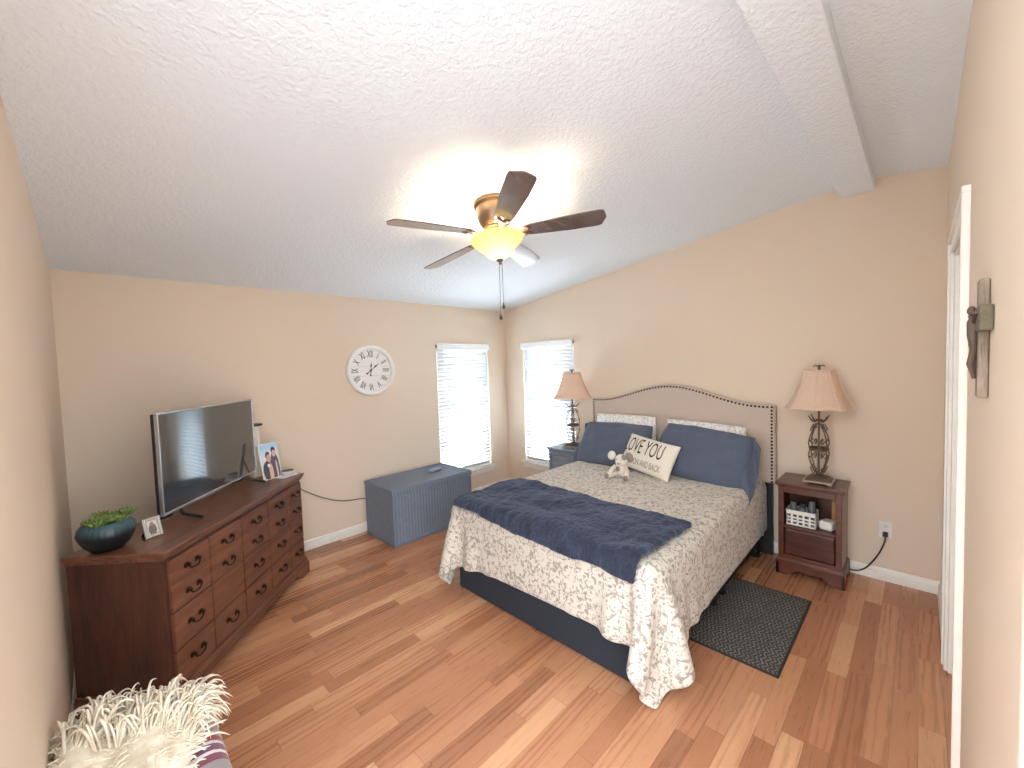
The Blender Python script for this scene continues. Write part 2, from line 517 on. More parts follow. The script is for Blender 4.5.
for k in range(5):
    a = -.8664 + k * 2 * PI / 5
    R = RZ(a)
    Mb = R @ T(0, 0, -.197) @ RX(math.radians(-13))
    # blade outline (x outwards, y across)
    N = 26; top = []; bot = []
    for i in range(N + 1):
        u = i / N; x = .165 + u * (.66 - .165)
        wd = .046 + .026 * min(1, u * 1.6) ** .8
        if u > .90:
            wd *= math.sqrt(max(0, 1 - ((u - .90) / .10) ** 2.6)) * .9 + .1
        if u < .08: wd *= .65 + .35 * (u / .08) ** .5
        top.append((x, wd)); bot.append((x, -wd))
    m = MB(); m.prism(top + bot[::-1], -.003, .003, Mb)
    b = obj('blade', m, M_blade, fan, bevel=.002, seg=1)
    m = MB()
    m.tube([(.062, 0, -.19), (.10, .0, -.206), (.135, 0, -.207), (.165, 0, -.2045)], [.011, .010, .010, .008], 8, R)
    for sgn in (-1, 1):
        c = [(.165 + .03 * math.sin(q) , sgn * (.022 - .020 * math.cos(q)) , -.006) for q in np.linspace(0, PI, 9)]
        m.tube(c, .0055, 7, Mb)
        m.tube([(.13, 0, -.008), (.165, sgn * .012, -.007), (.20, sgn * .030, -.006)], .005, 7, Mb)
        m.lathe([(.009, 0), (.009, -.004), (0, -.006)], 10, Mb @ T(.205, sgn * .030, -.003))
    obj('blade_iron', m, M_bronze, b, smooth='auto')
m = MB()
prof = [(.150, -.222), (.155, -.228), (.152, -.238), (.138, -.252), (.118, -.270), (.096, -.292), (.074, -.318), (.050, -.338), (.022, -.350), (.012, -.353)]
m.lathe(prof, 48); m.f = [f for f in m.f if len(f) == 4]
obj('light_bowl', m, M_bowl, fan, smooth=True, solid=-.004)
m = MB(); m.lathe([(.022, -.346), (.024, -.352), (.018, -.362), (.009, -.368), (.010, -.374), (.006, -.382), (0, -.385)], 20)
m.tube([(0, 0, -.23), (0, 0, -.352)], .006, 8)
obj('finial', m, M_bronze, fan, smooth='auto')
for q in range(3):
    a = q * 2 * PI / 3 + .5
    m = MB(); m.lathe([(.013, .045), (.014, .02), (0.001, .02)], 12, T(.055 * math.cos(a), .055 * math.sin(a), -.27)); 
    obj('bulb_socket', m, M_bronze, fan, smooth='auto')
    l = bpy.data.lights.new('fan_bulb', 'POINT'); l.energy = FAN_BULB_POWER / 3; l.color = FAN_BULB_COLOR; l.shadow_soft_size = .024
    o = bpy.data.objects.new('fan_bulb', l); COL.objects.link(o); o.parent = fan; o.location = (.055 * math.cos(a), .055 * math.sin(a), -.295)
# pull chains hang plumb: build them in world space
inv = (Matrix.Translation(fan.location) @ Euler(fan.rotation_euler).to_matrix().to_4x4()).inverted()
tipw = inv.inverted() @ Vector((0, 0, -.375))
M_chain = plain('bronze_chain', lin(120, 112, 104), 0.4, 0.6)
M_knob = plain('dark_bronze_knob', lin(70, 60, 52), 0.4, 0.4)
for dx, dy, L in ((-.006, .004, .300), (.008, -.008, .235)):
    m = MB(); p = tipw + Vector((dx, dy, 0))
    m.tube([p, p - Vector((0, 0, L))], .0016, 6, inv)
    ch = obj('pull_chain', m, M_chain, fan)
    m = MB(); m.lathe([(0.001, 0), (.004, -.004), (.004, -.012), (.0085, -.020), (.0095, -.030), (.006, -.038), (0, -.040)], 12, inv @ T(*(p - Vector((0, 0, L)))))
    obj('pull_knob', m, M_knob, ch, smooth='auto')

# ------------------------------------------------------------------ wall clock
M_white = plain('white_painted_metal', lin(238, 238, 234), 0.4)
def clock_face_mat():
    t = NT('white_board_clock_face')
    s = t.n('ShaderNodeSeparateXYZ', {0: t.obj()})
    fz = t.math('FRACT', t.math('DIVIDE', t.math('ADD', s.outputs[2], 5.04), 0.094))
    ln = t.math('LESS_THAN', fz, 0.035)
    sp = t.math('GREATER_THAN', t.noise(t.mapping(t.obj(), (4, 1, 60)), 4, 2), 0.45)
    t.p(Base_Color=t.mix(t.math('MULTIPLY', t.math('MULTIPLY', ln, sp), .5), lin(240, 238, 235), lin(120, 115, 112)), Roughness=.5)
    return t.m
M_clockface = clock_face_mat()
M_numeral = plain('grey_black_numerals', lin(104, 104, 106), 0.6)
M_black = plain('black_hands', lin(28, 28, 30), 0.5)
ck = thing('wall_clock', 'round white wall clock with roman numerals left of the window', 'clock', (-1.896, 0, 1.586))
CKM = RX(PI / 2)      # local: disk in x,z ; out of the wall = -y
m = MB(); m.lathe([(.243, 0), (.249, .006), (.249, .046), (.243, .054), (.228, .056), (.215, .050), (.211, .036), (.211, .02)], 64, CKM)
m.f = [f for f in m.f if len(f) == 4]
obj('rim', m, M_white, ck, smooth='auto')
m = MB(); m.lathe([(.2125, .0), (.2125, .020), (0, .021)], 64, CKM)
obj('clock_face', m, M_clockface, ck, smooth='auto')
def text_mesh(body, size, M, ext=.0005, xs=1.0, align='CENTER', shear=0.0, bold=0.0):
    cu = bpy.data.curves.new('t', 'FONT'); cu.body = body; cu.size = size; cu.extrude = ext
    cu.align_x = align; cu.align_y = 'CENTER'; cu.shear = shear; cu.offset = bold; cu.resolution_u = 3
    o = bpy.data.objects.new('t', cu); COL.objects.link(o)
    bpy.context.view_layer.update()
    me = o.to_mesh()
    mb = MB()
    mb.add([(v.co.x * xs, v.co.y, v.co.z) for v in me.vertices], [tuple(p.vertices) for p in me.polygons], M)
    o.to_mesh_clear(); bpy.data.objects.remove(o); bpy.data.curves.remove(cu)
    return mb
for k, s_ in enumerate(['XII', 'I', 'II', 'III', 'IIII', 'V', 'VI', 'VII', 'VIII', 'IX', 'X', 'XI']):
    a = k * PI / 6
    mb = text_mesh(s_, .094, CKM @ RZ(-a) @ T(0, .160, .0212), .0006, xs=.42 if len(s_) > 3 else .52, bold=.0012)
    obj('numeral', mb, M_numeral, ck)
def hand(name, ang, L, wdt):
    m = MB()
    prof = [(-.004, -.045), (.004, -.045), (.003, 0), (.0025, L * .35), (wdt, L * .55), (.0025, L * .78), (0, L), (-.0025, L * .78), (-wdt, L * .55), (-.0025, L * .35), (-.003, 0)]
    Mx = CKM @ RZ(-ang) @ T(0, 0, .0245)
    m.prism(prof, 0, .0015, Mx)
    m.lathe([(.009, 0), (.009, .0016)], 14, Mx @ T(0, -.05, 0)); m.lathe([(.010, -.003), (.010, .003)], 14, Mx)
    obj(name, m, M_black, ck)
hand('hour_hand', math.radians(5), .085, .008)
hand('minute_hand', math.radians(52), .115, .007)

# ------------------------------------------------------------------ blue woven trunk
def weave_mat(name, dark, light, sc=90):
    t = NT(name)
    v = t.obj()
    s = t.n('ShaderNodeSeparateXYZ', {0: v})
    a = t.math('SINE', t.math('MULTIPLY', t.math('ADD', s.outputs[0], s.outputs[1]), sc * 2.2))
    b = t.math('SINE', t.math('MULTIPLY', t.math('SUBTRACT', s.outputs[2], s.outputs[1]), sc * 4.5))
    h = t.math('MULTIPLY_ADD', t.math('MULTIPLY', a, b), .25, t.math('MULTIPLY_ADD', a, .25, .5))
    f = t.math('ADD', t.math('MULTIPLY', h, .6), t.math('MULTIPLY', t.noise(v, 30, 3), .4))
    t.p(Base_Color=t.mix(f, dark, light), Roughness=.6, Normal=t.bump(h, .6, .004))
    return t.m
M_trunk = weave_mat('slate_blue_wicker', lin(86, 98, 114), lin(142, 154, 170))
M_trunk_edge = plain('slate_blue_rim', lin(114, 127, 144), .5, bump=(60, .3, .003))
TX0, TX1, TY0, TY1, TZ = -2.035, -1.135, -.59, -.06, .515
tr = thing('storage_chest', 'slate blue woven storage trunk against the wall under the window', 'trunk', ((TX0 + TX1) / 2, (TY0 + TY1) / 2, 0))
hx, hy = (TX1 - TX0) / 2, (TY1 - TY0) / 2
m = MB(); m.box(-hx + .008, hx - .008, -hy + .008, hy - .008, .004, TZ - .05)
obj('trunk_body', m, M_trunk, tr, bevel=.006)
for sx in (-1, 1):
    for sy in (-1, 1):
        m = MB(); m.box(sx * hx, sx * (hx - .028), sy * hy, sy * (hy - .028), 0, TZ - .05)
        obj('corner_post', m, M_trunk_edge, tr, bevel=.008)
m = MB()
for sy in (-1, 1): m.box(-hx + .02, hx - .02, sy * hy, sy * (hy - .02), .0, .035)
for sx in (-1, 1): m.box(sx * hx, sx * (hx - .02), -hy + .02, hy - .02, .0, .035)
obj('bottom_rail', m, M_trunk_edge, tr, bevel=.006)
m = MB(); m.box(-hx - .004, hx + .004, -hy - .006, hy, TZ - .047, TZ - .006)
lid = obj('lid', m, M_trunk, tr, bevel=.008)
m = MB()
for sy in (-1, 1): m.tube([(-hx, sy * (hy - .006), TZ - .006), (hx, sy * (hy - .006), TZ - .006)], .010, 8)
for sx in (-1, 1): m.tube([(sx * (hx - .004), -hy, TZ - .006), (sx * (hx - .004), hy, TZ - .006)], .010, 8)
obj('lid_rim', m, M_trunk_edge, lid, smooth='auto')
M_palegrey = plain('pale_blue_plastic', lin(150, 172, 198), .4)
sb = tag(obj('small_box', MB().box(-.075, .075, -.03, .03, 0, .024), M_palegrey, bevel=.01, seg=3), 'small pale blue flat box lying on the trunk lid', 'box')
sb.location = (-1.385, -.30, TZ + .0035); sb.rotation_euler = (0, 0, .25)

# ------------------------------------------------------------------ dresser, set across the corner
M_dw = wood('cherry_dresser_wood', lin(82, 48, 36), lin(128, 82, 60), rough=.33, axis=0)
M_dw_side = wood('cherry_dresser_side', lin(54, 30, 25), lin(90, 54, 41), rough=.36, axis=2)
M_pull = plain('antique_bronze_pull', lin(58, 44, 34), .4, .8)
DA = math.atan2(.73686, .67605)
DL, DD, DH = 1.398, .45, .80
dr = thing('dresser', 'long cherry wood dresser with fifteen square drawers set across the corner', 'dresser', (-3.645, -1.47, 0), (0, 0, DA))
DM = Matrix.Translation(dr.location) @ RZ(DA)      # local -> world
m = MB(); m.box(.022, DL - .022, .03, DD, .07, DH - .045)
obj('case', m, M_dw_side, dr, bevel=.003)
m = MB()
for i, (o_, z0, z1) in enumerate(((0, DH - .016, DH), (.007, DH - .030, DH - .016), (.016, DH - .046, DH - .030))):
    m.box(o_, DL - o_, o_, DD, z0, z1)
obj('top', m, M_dw, dr, bevel=.005)
# plinth: moulding and bracket feet
m = MB(); m.box(.004, DL - .004, .010, DD, .085, .125); m.box(.010, DL - .010, .018, DD, .125, .137)
obj('base_moulding', m, M_dw, dr, bevel=.006)
def bracket(L, h, arch=.03):
    pts = [(0, 0), (.10, 0), (.115, .02), (.14, .028), (.165, .05), (.20, .055), (L / 2 - .10, .055), (L / 2 - .05, .045), (L / 2, .04)]
    return pts + [(L - a, b) for a, b in pts[-2::-1]] + [(L, h), (0, h)]
m = MB(); m.prism(bracket(DL, .09), .006, .024, XZY)
m.prism([(a, b) for a, b in bracket(DD, .09)], .0, .018, Matrix(((0, 0, 1, 0), (1, 0, 0, 0), (0, 1, 0, 0), (0, 0, 0, 1))))
m.prism([(a, b) for a, b in bracket(DD, .09)], DL - .018, DL, Matrix(((0, 0, 1, 0), (1, 0, 0, 0), (0, 1, 0, 0), (0, 0, 0, 1))))
obj('bracket_base', m, M_dw, dr, bevel=.003)
cols = [.046, .313, .592, .880, 1.152, DL - .036]
rows = [(.142, .298), (.304, .484), (.490, .738)]
def pull_mb(cx, cz):
    m = MB()
    for s_ in (-1, 1):
        m.lathe([(.009, 0), (.009, .003), (.005, .006), (.005, .014), (.008, .018), (0, .021)], 12, T(cx + s_ * .036, .012, cz) @ RX(PI / 2))
        m.prism([(cx + s_ * .036 + .016 * math.cos(q) * (1 + .25 * math.cos(3 * q)), cz + .013 * math.sin(q) * (1 + .2 * math.sin(2 * q))) for q in np.linspace(0, 2 * PI, 14)[:-1]], .0095, .0125, XZY)
    pts = [(cx - .036 * math.cos(q), -.002 - .006 * math.sin(q), cz - .022 * math.sin(q) ** .7) for q in np.linspace(0.001, PI - .001, 13)]
    m.tube(pts, .0038, 7)
    return m
for c in range(5):
    for r, (z0, z1) in enumerate(rows):
        x0, x1 = cols[c] + .004, cols[c + 1] - .004
        m = MB(); m.box(x0, x1, .014, .05, z0, z1)
        if r == 2:                                       # the top row looks like two shallow drawers
            m = MB(); zm = (z0 + z1) / 2
            m.box(x0, x1, .014, .05, z0, zm - .0015); m.box(x0, x1, .014, .05, zm + .0015, z1); m.box(x0 + .003, x1 - .003, .018, .05, z0 + .01, z1 - .01)
        d = obj('drawer', m, M_dw, dr, bevel=.004)
        cx = (x0 + x1) / 2
        if r == 2:
            for cz in (z0 + .062, z1 - .062): obj('handle', pull_mb(cx, cz), M_pull, d, smooth='auto')
        elif not (c == 1 and r == 1):                     # one pull is missing
            obj('handle', pull_mb(cx, (z0 + z1) / 2 + .005), M_pull, d, smooth='auto')
def on_dresser(X, Y, z=DH): return DM @ Vector((X, Y, z))

# ------------------------------------------------------------------ television
def screen_mat():
    t = NT('tv_screen_glass')
    t.p(Base_Color=lin(20, 22, 24), Roughness=.10, Specular_IOR_Level=.9, Coat_Weight=1.0, Coat_Roughness=.04)
    return t.m
M_screen = screen_mat()
M_bezel = plain('silver_tv_bezel', lin(190, 192, 196), .25, .8)
M_tvback = plain('black_tv_plastic', lin(24, 24, 26), .4)
TVA = .88
tv = thing('television', 'black flat television with silver bezel standing on the dresser', 'television', (-3.609, -1.07, DH), (0, 0, TVA))
TW, TH, TZ0 = .945, .548, .058
m = MB(); m.box(.012, TW - .012, -.001, .006, TZ0 + .012, TZ0 + TH - .012)
obj('screen', m, M_screen, tv)
m = MB()
for b in ((0, TW, TZ0, TZ0 + .016), (0, TW, TZ0 + TH - .010, TZ0 + TH), (0, .010, TZ0 + .016, TZ0 + TH - .010), (TW - .010, TW, TZ0 + .016, TZ0 + TH - .010)):
    m.box(b[0], b[1], -.006, .012, b[2], b[3])
obj('bezel', m, M_bezel, tv, bevel=.002)
m = MB(); m.box(.004, TW - .004, .012, .034, TZ0 + .004, TZ0 + TH - .004); m.box(.12, TW - .12, .03, .066, TZ0 + .02, TZ0 + .34)
obj('back_cover', m, M_tvback, tv, bevel=.008)
for cx, s_ in ((.13, 1), (TW - .13, -1)):
    m = MB()
    m.tube([(cx, .015, TZ0 + .02), (cx - .005 * s_, -.02, .03), (cx - .01 * s_, -.12, .008)], [.010, .009, .008], 8)
    m.tube([(cx, .015, TZ0 + .02), (cx - .005 * s_, .05, .03), (cx - .01 * s_, .11, .008)], [.010, .009, .008], 8)
    obj('foot', m, M_tvback, tv, smooth='auto')

# ------------------------------------------------------------------ things on the dresser
def planter_mat():
    t = NT('dark_teal_glaze')
    s = t.n('ShaderNodeSeparateXYZ', {0: t.obj()})
    f = t.math('MULTIPLY_ADD', t.noise(t.obj(), 30, 3), .02, s.outputs[2])
    t.p(Base_Color=t.ramp(f, [(.085, lin(12, 18, 24)), (.130, lin(56, 84, 94))]), Roughness=.42, Coat_Weight=.1)
    return t.m
M_planter = planter_mat()
M_soil = plain('dark_soil', lin(48, 40, 32), .9, bump=(80, .8, .01))
def succulent_mat():
    t = NT('succulent_green')
    f = t.noise(t.obj(), 40, 3)
    t.p(Base_Color=t.ramp(f, [(.3, lin(58, 78, 36)), (.55, lin(104, 124, 58)), (.75, lin(156, 168, 100))]), Roughness=.5)
    return t.m
M_succ = succulent_mat()
pp = on_dresser(.085, .315)
pl = thing('succulent_planter', 'dark teal ribbed bowl planted with green succulents on the dresser end', 'potted plant', pp)
m = MB()
prof = [(.045, 0), (.058, .004), (.082, .03), (.098, .062), (.101, .088), (.095, .112), (.080, .130), (.072, .133), (.068, .126), (.070, .10)]
m.lathe(prof, 96, None, lambda a, j: 1 + (.045 * abs(math.sin(a * 15)) if 4 <= j <= 6 else 0))
m.f = [f for f in m.f if len(f) == 4 or min(f) == 0]
obj('bowl', m, M_planter, pl, smooth='auto', angle=60)
m = MB(); m.lathe([(.076, .104), (.04, .112), (0, .114)], 24)
obj('soil', m, M_soil, pl, smooth=True)
for k in range(9):
    a = k * 2.4; rr = .018 + .052 * (k / 8) ** .7
    if k == 0: rr = 0
    m = MB()
    c = Vector((rr * math.cos(a), rr * math.sin(a), .124 + .012 * random.random()))
    R = .027 + .010 * random.random()
    for q in range(16):
        b = q * 2.39996; el = math.radians(75 - 58 * q / 16)
        d = Vector((math.cos(b) * math.cos(el), math.sin(b) * math.cos(el), math.sin(el)))
        L = R * (.8 + .7 * q / 16)
        m.tube([c, c + d * L * .45, c + d * L * .85 + Vector((0, 0, .002)), c + d * L * 1.1 + Vector((0, 0, .006))], [.003, .0075, .0065, .0008], 6)
    obj('succulent', m, M_succ, pl, smooth=True)
M_silver = plain('silver_frame_metal', lin(176, 170, 160), .3, .8)
M_stud = plain('clear_rhinestone', lin(238, 238, 236), .12, .3)
def photo_mat(name, kind):
    t = NT(name)
    v = t.uv()
    s = t.n('ShaderNodeSeparateXYZ', {0: v})
    U, V = s.outputs[0], s.outputs[1]
    def blob(cx, cy, rx, ry):
        a = t.math('DIVIDE', t.math('SUBTRACT', U, cx), rx); b = t.math('DIVIDE', t.math('SUBTRACT', V, cy), ry)
        d = t.math('ADD', t.math('MULTIPLY', a, a), t.math('MULTIPLY', b, b))
        return t.math('LESS_THAN', t.math('ADD', d, t.math('MULTIPLY_ADD', t.noise(v, 9, 2), .5, -.25)), 1.0)
    if kind == 'big':
        c = t.ramp(V, [(.3, lin(226, 205, 190)), (.62, lin(222, 226, 232)), (.9, lin(168, 200, 226))])
        for b, col in ((blob(.36, .24, .34, .30), lin(84, 82, 92)), (blob(.72, .32, .24, .42), lin(96, 92, 104)), (blob(.46, .14, .12, .30), lin(216, 178, 160)), (blob(.80, .16, .05, .34), lin(222, 190, 172)),
                       (blob(.38, .66, .13, .12), lin(92, 78, 74)), (blob(.42, .58, .12, .12), lin(206, 158, 142)), (blob(.73, .78, .13, .10), lin(70, 66, 74)), (blob(.75, .69, .11, .10), lin(212, 168, 150)),
                       (blob(.36, .38, .07, .05), lin(224, 232, 236))):
            c = t.mix(b, c, col)
    else:
        c = t.mix(blob(.5, .35, .35, .4), lin(206, 200, 194), lin(120, 110, 108))
        c = t.mix(blob(.5, .72, .16, .16), c, lin(150, 122, 108))
    t.p(Base_Color=c, Roughness=.25)
    return t.m
def quad(p, uv=True):
    m = MB(); m.add(p, [(0, 1, 2, 3)]); m.uvs = [(0, 0), (1, 0), (1, 1), (0, 1)]
    return m
fp = on_dresser(.205, .20)
sf = thing('picture_frame', 'small silver studded picture frame beside the planter', 'picture frame', fp, (0, 0, DA - .35))
FR = RX(math.radians(-14))
m = MB(); fw_, fh_ = .078, .098
for b in ((-fw_ / 2, fw_ / 2, 0, .016), (-fw_ / 2, fw_ / 2, fh_ - .016, fh_), (-fw_ / 2, -fw_ / 2 + .016, .016, fh_ - .016), (fw_ / 2 - .016, fw_ / 2, .016, fh_ - .016)):
    m.box(b[0], b[1], -.004, .006, b[2], b[3], FR)
obj('frame', m, M_silver, sf, bevel=.001)
pm = quad([FR @ Vector(p) for p in ((-fw_ / 2 + .014, .001, .014), (fw_ / 2 - .014, .001, .014), (fw_ / 2 - .014, .001, fh_ - .014), (-fw_ / 2 + .014, .001, fh_ - .014))])
obj('photograph', pm, photo_mat('small_portrait_print', 'small'), sf)
m = MB()
for i in range(7):
    x = -fw_ / 2 + .008 + i * (fw_ - .016) / 6
    for z in (.008, fh_ - .008): m.ball((x, -.004, z), .0045, nu=8, nv=5, M=FR)
for i in range(1, 8):
    z = .008 + i * (fh_ - .016) / 8
    for x in (-fw_ / 2 + .008, fw_ / 2 - .008): m.ball((x, -.004, z), .0045, nu=8, nv=5, M=FR)
o = obj('rhinestones', m, M_stud, sf, smooth=True); o['kind'] = 'stuff'
m = MB(); m.prism([(-.022, .0), (.022, .0), (.012, .075), (-.012, .075)], -.002, .002, T(0, .055, 0) @ RX(math.radians(108)) if False else Matrix(((1, 0, 0, 0), (0, .52, 1, .062), (0, 0, 0, 0), (0, 0, 0, 1))))
m = MB(); m.add([(-.022, .060, 0), (.022, .060, 0), (.014, .024, .072), (-.014, .024, .072), (-.022, .063, 0), (.022, .063, 0), (.014, .027, .072), (-.014, .027, .072)],
                [(0, 1, 2, 3), (7, 6, 5, 4), (0, 4, 5, 1), (2, 6, 7, 3), (1, 5, 6, 2), (3, 7, 4, 0)])
obj('easel_back', m, M_black, sf)
# framed print of two people, leaning beside the tv
bp_ = on_dresser(1.262, .165)
bf = thing('photo_print', 'upright photo print of two people beside the television', 'photo', bp_, (0, 0, DA - .30))
FR2 = RX(math.radians(-9))
pw, ph = .165, .270
m = MB(); m.box(-pw / 2, pw / 2, 0, .012, 0, ph, FR2)
obj('mount_board', m, M_white, bf, bevel=.001)
obj('photograph', quad([FR2 @ Vector(p) for p in ((-pw / 2 + .003, -.0008, .003), (pw / 2 - .003, -.0008, .003), (pw / 2 - .003, -.0008, ph - .003), (-pw / 2 + .003, -.0008, ph - .003))]), photo_mat('portrait_print', 'big'), bf)
m = MB(); m.tube([FR2 @ Vector((0, .012, ph * .6)), Vector((0, .085, .003))], .004, 6)
obj('easel_back', m, M_black, bf)
# round white candle jar with dark lid behind the print
cp = on_dresser(1.345, .335)
cj = thing('tall_jar', 'slim pale jar with a flat dark lid behind the television corner', 'jar', cp)
m = MB(); m.lathe([(.034, 0), (.038, .006), (.038, .385), (.034, .392)], 28)
obj('jar_body', m, plain('pale_ceramic', lin(226, 214, 196), .4), cj, smooth='auto')
m = MB(); m.lathe([(.034, .392), (.058, .394), (.060, .400), (.056, .407), (0, .409)], 28)
obj('lid', m, M_black, cj, smooth='auto')
# small round speaker on papers
sp = on_dresser(1.342, .10)
spk = thing('smart_speaker', 'low round grey speaker puck on papers at the dresser corner', 'speaker', sp + Vector((0, 0, .0055)))
m = MB(); m.lathe([(.040, 0), (.046, .004), (.047, .022), (.043, .030)], 32)
obj('speaker_body', m, plain('pale_grey_fabric', lin(190, 188, 188), .8), spk, smooth='auto')
m = MB(); m.lathe([(.043, .030), (.040, .033), (0, .0335)], 32)
obj('speaker_top', m, plain('dark_grey_cap', lin(84, 84, 88), .5), spk, smooth='auto')
M_paper = plain('white_paper', lin(240, 238, 234), .7)
pa = tag(obj('paper_sheet', MB().box(-.085, .065, -.055, .055, 0, .003), M_paper), 'white paper lying under the round speaker, sticking past the dresser edge', 'paper')
pa.location = on_dresser(1.33, .105) + Vector((0, 0, .0008)); pa.rotation_euler = (0, 0, DA - .35)

# cable from the dresser down the wall to the trunk
M_cable = plain('grey_brown_cable', lin(96, 86, 76), .5)
def spline(pts, n=8):
    pts = [Vector(p) for p in pts]; out = []
    P = [pts[0] * 2 - pts[1]] + pts + [pts[-1] * 2 - pts[-2]]
    for i in range(1, len(P) - 2):
        for k in range(n):
            t = k / n
            a, b, c, d = P[i - 1], P[i], P[i + 1], P[i + 2]
            out.append(.5 * ((2 * b) + (c - a) * t + (2 * a - 5 * b + 4 * c - d) * t * t + (3 * b - a - 3 * c + d) * t ** 3))
    return out + [pts[-1]]
m = MB(); m.tube(spline([(-3.02, -.05, .40), (-2.78, -.02, .76), (-2.62, -.008, .58), (-2.42, -.008, .44), (-2.24, -.008, .36), (-2.06, -.008, .335), (-1.98, -.02, .32)]), .0042, 7)
tag(obj('cable', m, M_cable, smooth=True), 'thin dark cable drooping along the wall from dresser to blue trunk', 'cable')

# ------------------------------------------------------------------ cloth: a small draping solver
def drape(P, h, sdf, steps=260, iters=14, bend=.25, fric=.65, floor=.008, grav=9.8, dt=1 / 60., seed=0, thick=0.0):
    P = P.copy(); V = np.zeros_like(P)
    n, m = P.shape[:2]
    rs = np.random.RandomState(seed)
    P[..., 2] += rs.randn(n, m) * .0015
    def pairs(a, b, L, k):
        d = b - a
        l = np.sqrt((d * d).sum(-1, keepdims=True)) + 1e-9
        c = d * ((l - L) / l * .5 * k)
        a += c; b -= c
    s2 = h * math.sqrt(2)
    for st in range(steps):
        V[..., 2] -= grav * dt
        V *= .985
        Q = P + V * dt
        for it in range(iters):
            for o in (0, 1):
                e = (n - o) // 2 * 2
                pairs(Q[o:o + e:2], Q[o + 1:o + e:2], h, 1.0)
                e = (m - o) // 2 * 2
                pairs(Q[:, o:o + e:2], Q[:, o + 1:o + e:2], h, 1.0)
            for o in (0, 1):
                e = (n - o) // 2 * 2
                A, B = Q[o:o + e:2], Q[o + 1:o + e:2]
                pairs(A[:, :-1], B[:, 1:], s2, .5)
                pairs(A[:, 1:], B[:, :-1], s2, .5)
            if it % 3 == 0 and bend:
                for o in range(4):
                    if o < n - 2:
                        a = Q[o::4]; b = Q[o + 2::4]; k = min(len(a), len(b)); pairs(a[:k], b[:k], 2 * h, bend)
                    if o < m - 2:
                        a = Q[:, o::4]; b = Q[:, o + 2::4]; k = min(a.shape[1], b.shape[1]); pairs(a[:, :k], b[:, :k], 2 * h, bend)
            if it >= iters - 2 or it % 4 == 1:
                d, nr = sdf(Q)
                pen = np.minimum(d - thick, 0)[..., None]
                Q -= nr * pen
                hit = (pen[..., 0] < 0)
                if hit.any():
                    mv = Q - P
                    tn = mv - nr * (mv * nr).sum(-1, keepdims=True)
                    Q[hit] -= tn[hit] * fric
                lo = Q[..., 2] < floor
                Q[..., 2] = np.maximum(Q[..., 2], floor)
                if lo.any():
                    Q[lo, :2] -= (Q - P)[lo, :2] * fric
        V = (Q - P) / dt
        sp = np.sqrt((V * V).sum(-1, keepdims=True))
        V *= np.minimum(1, 2.0 / (sp + 1e-9))
        P = Q
    return P
def rbox(c, hs, r):
    c = np.array(c); hs = np.array(hs) - r
    def f(Q):
        p = Q - c
        q = np.abs(p) - hs
        sg = np.where(p >= 0, 1.0, -1.0)
        qp = np.maximum(q, 0)
        l = np.sqrt((qp * qp).sum(-1))
        mx = q.max(-1)
        d = l + np.minimum(mx, 0) - r
        out = (qp / (l[..., None] + 1e-9))
        ax = q.argmax(-1)
        inn = np.eye(3)[ax]
        nr = np.where((l > 1e-6)[..., None], out, inn) * sg
        return d, nr
    return f
def union(*fs):
    def f(Q):
        d, nr = fs[0](Q)
        for g in fs[1:]:
            d2, n2 = g(Q)
            k = d2 < d
            d = np.where(k, d2, d); nr = np.where(k[..., None], n2, nr)
        return d, nr
    return f
def sheet_obj(name, P, mat, h, thick, parent=None, sub=1):
    mb = MB(); mb.grid(P)
    n, m = P.shape[:2]
    mb.uvs = [(i * h, j * h) for i in range(n) for j in range(m)]
    return obj(name, mb, mat, parent, smooth=True, solid=thick, subsurf=sub)

# ------------------------------------------------------------------ bed
def fabric(name, col, rough=.9, sc=180, bs=.25, sheen=.3, vary=.12, nsc=6):
    t = NT(name)
    v = t.obj()
    f = t.noise(v, nsc, 4, .6)
    t.p(Base_Color=t.mix(f, tuple(c * (1 - vary) for c in col), tuple(min(1, c * (1 + vary)) for c in col)), Roughness=rough,
        Sheen_Weight=sheen, Sheen_Roughness=.5, Normal=t.bump(t.noise(v, sc, 2), bs, .002))
    return t.m
M_linen = fabric('taupe_linen', lin(198, 180, 166), sc=260, bs=.4, sheen=.1, vary=.05)
M_navyfab = fabric('dark_navy_fabric', lin(33, 38, 49), sheen=.05)
M_mattress = fabric('mattress_ticking', lin(225, 222, 216))
M_blackwood = plain('black_painted_leg', lin(26, 25, 26), .5)
M_nail = plain('dark_bronze_nailheads', lin(62, 48, 40), .35, .8)
BY = -2.24
BZ = .615                                   # top of the mattress
bed = thing('bed', 'queen bed with taupe upholstered camelback headboard and dark navy base', 'bed', (-1.03, BY, 0))
# headboard: outline in (y,z)
def hb_top(y):                              # y measured from the centre, -0.845..0.845
    a = abs(y) / .845
    return 1.215 + .150 * (.5 + .5 * math.cos(PI * min(1, a * 1.12)))
ys = np.linspace(-.845, .845, 61)
M_hb = Matrix(((0, 0, 1, 1.03), (1, 0, 0, 0), (0, 1, 0, 0), (0, 0, 0, 1)))
m = MB(); m.prism([(-.845, .585)] + [(y, hb_top(y)) for y in ys] + [(.845, .585)], -.095, -.022, M_hb)
hb = obj('headboard', m, M_linen, bed, bevel=.018, seg=3)
m = MB()
path = [(-.822, z) for z in np.arange(.60, hb_top(.822) - .03, .027)]
yy = -.822
L = 0
pts = []
for y in np.linspace(-.822, .822, 400):
    pts.append((y, hb_top(y) - .019))
acc = 0; last = pts[0]; path.append(last)
for p in pts[1:]:
    acc += math.dist(p, last); last = p
    if acc >= .027: path.append(p); acc = 0
path += [(.822, z) for z in np.arange(.60, hb_top(.822) - .03, .027)]
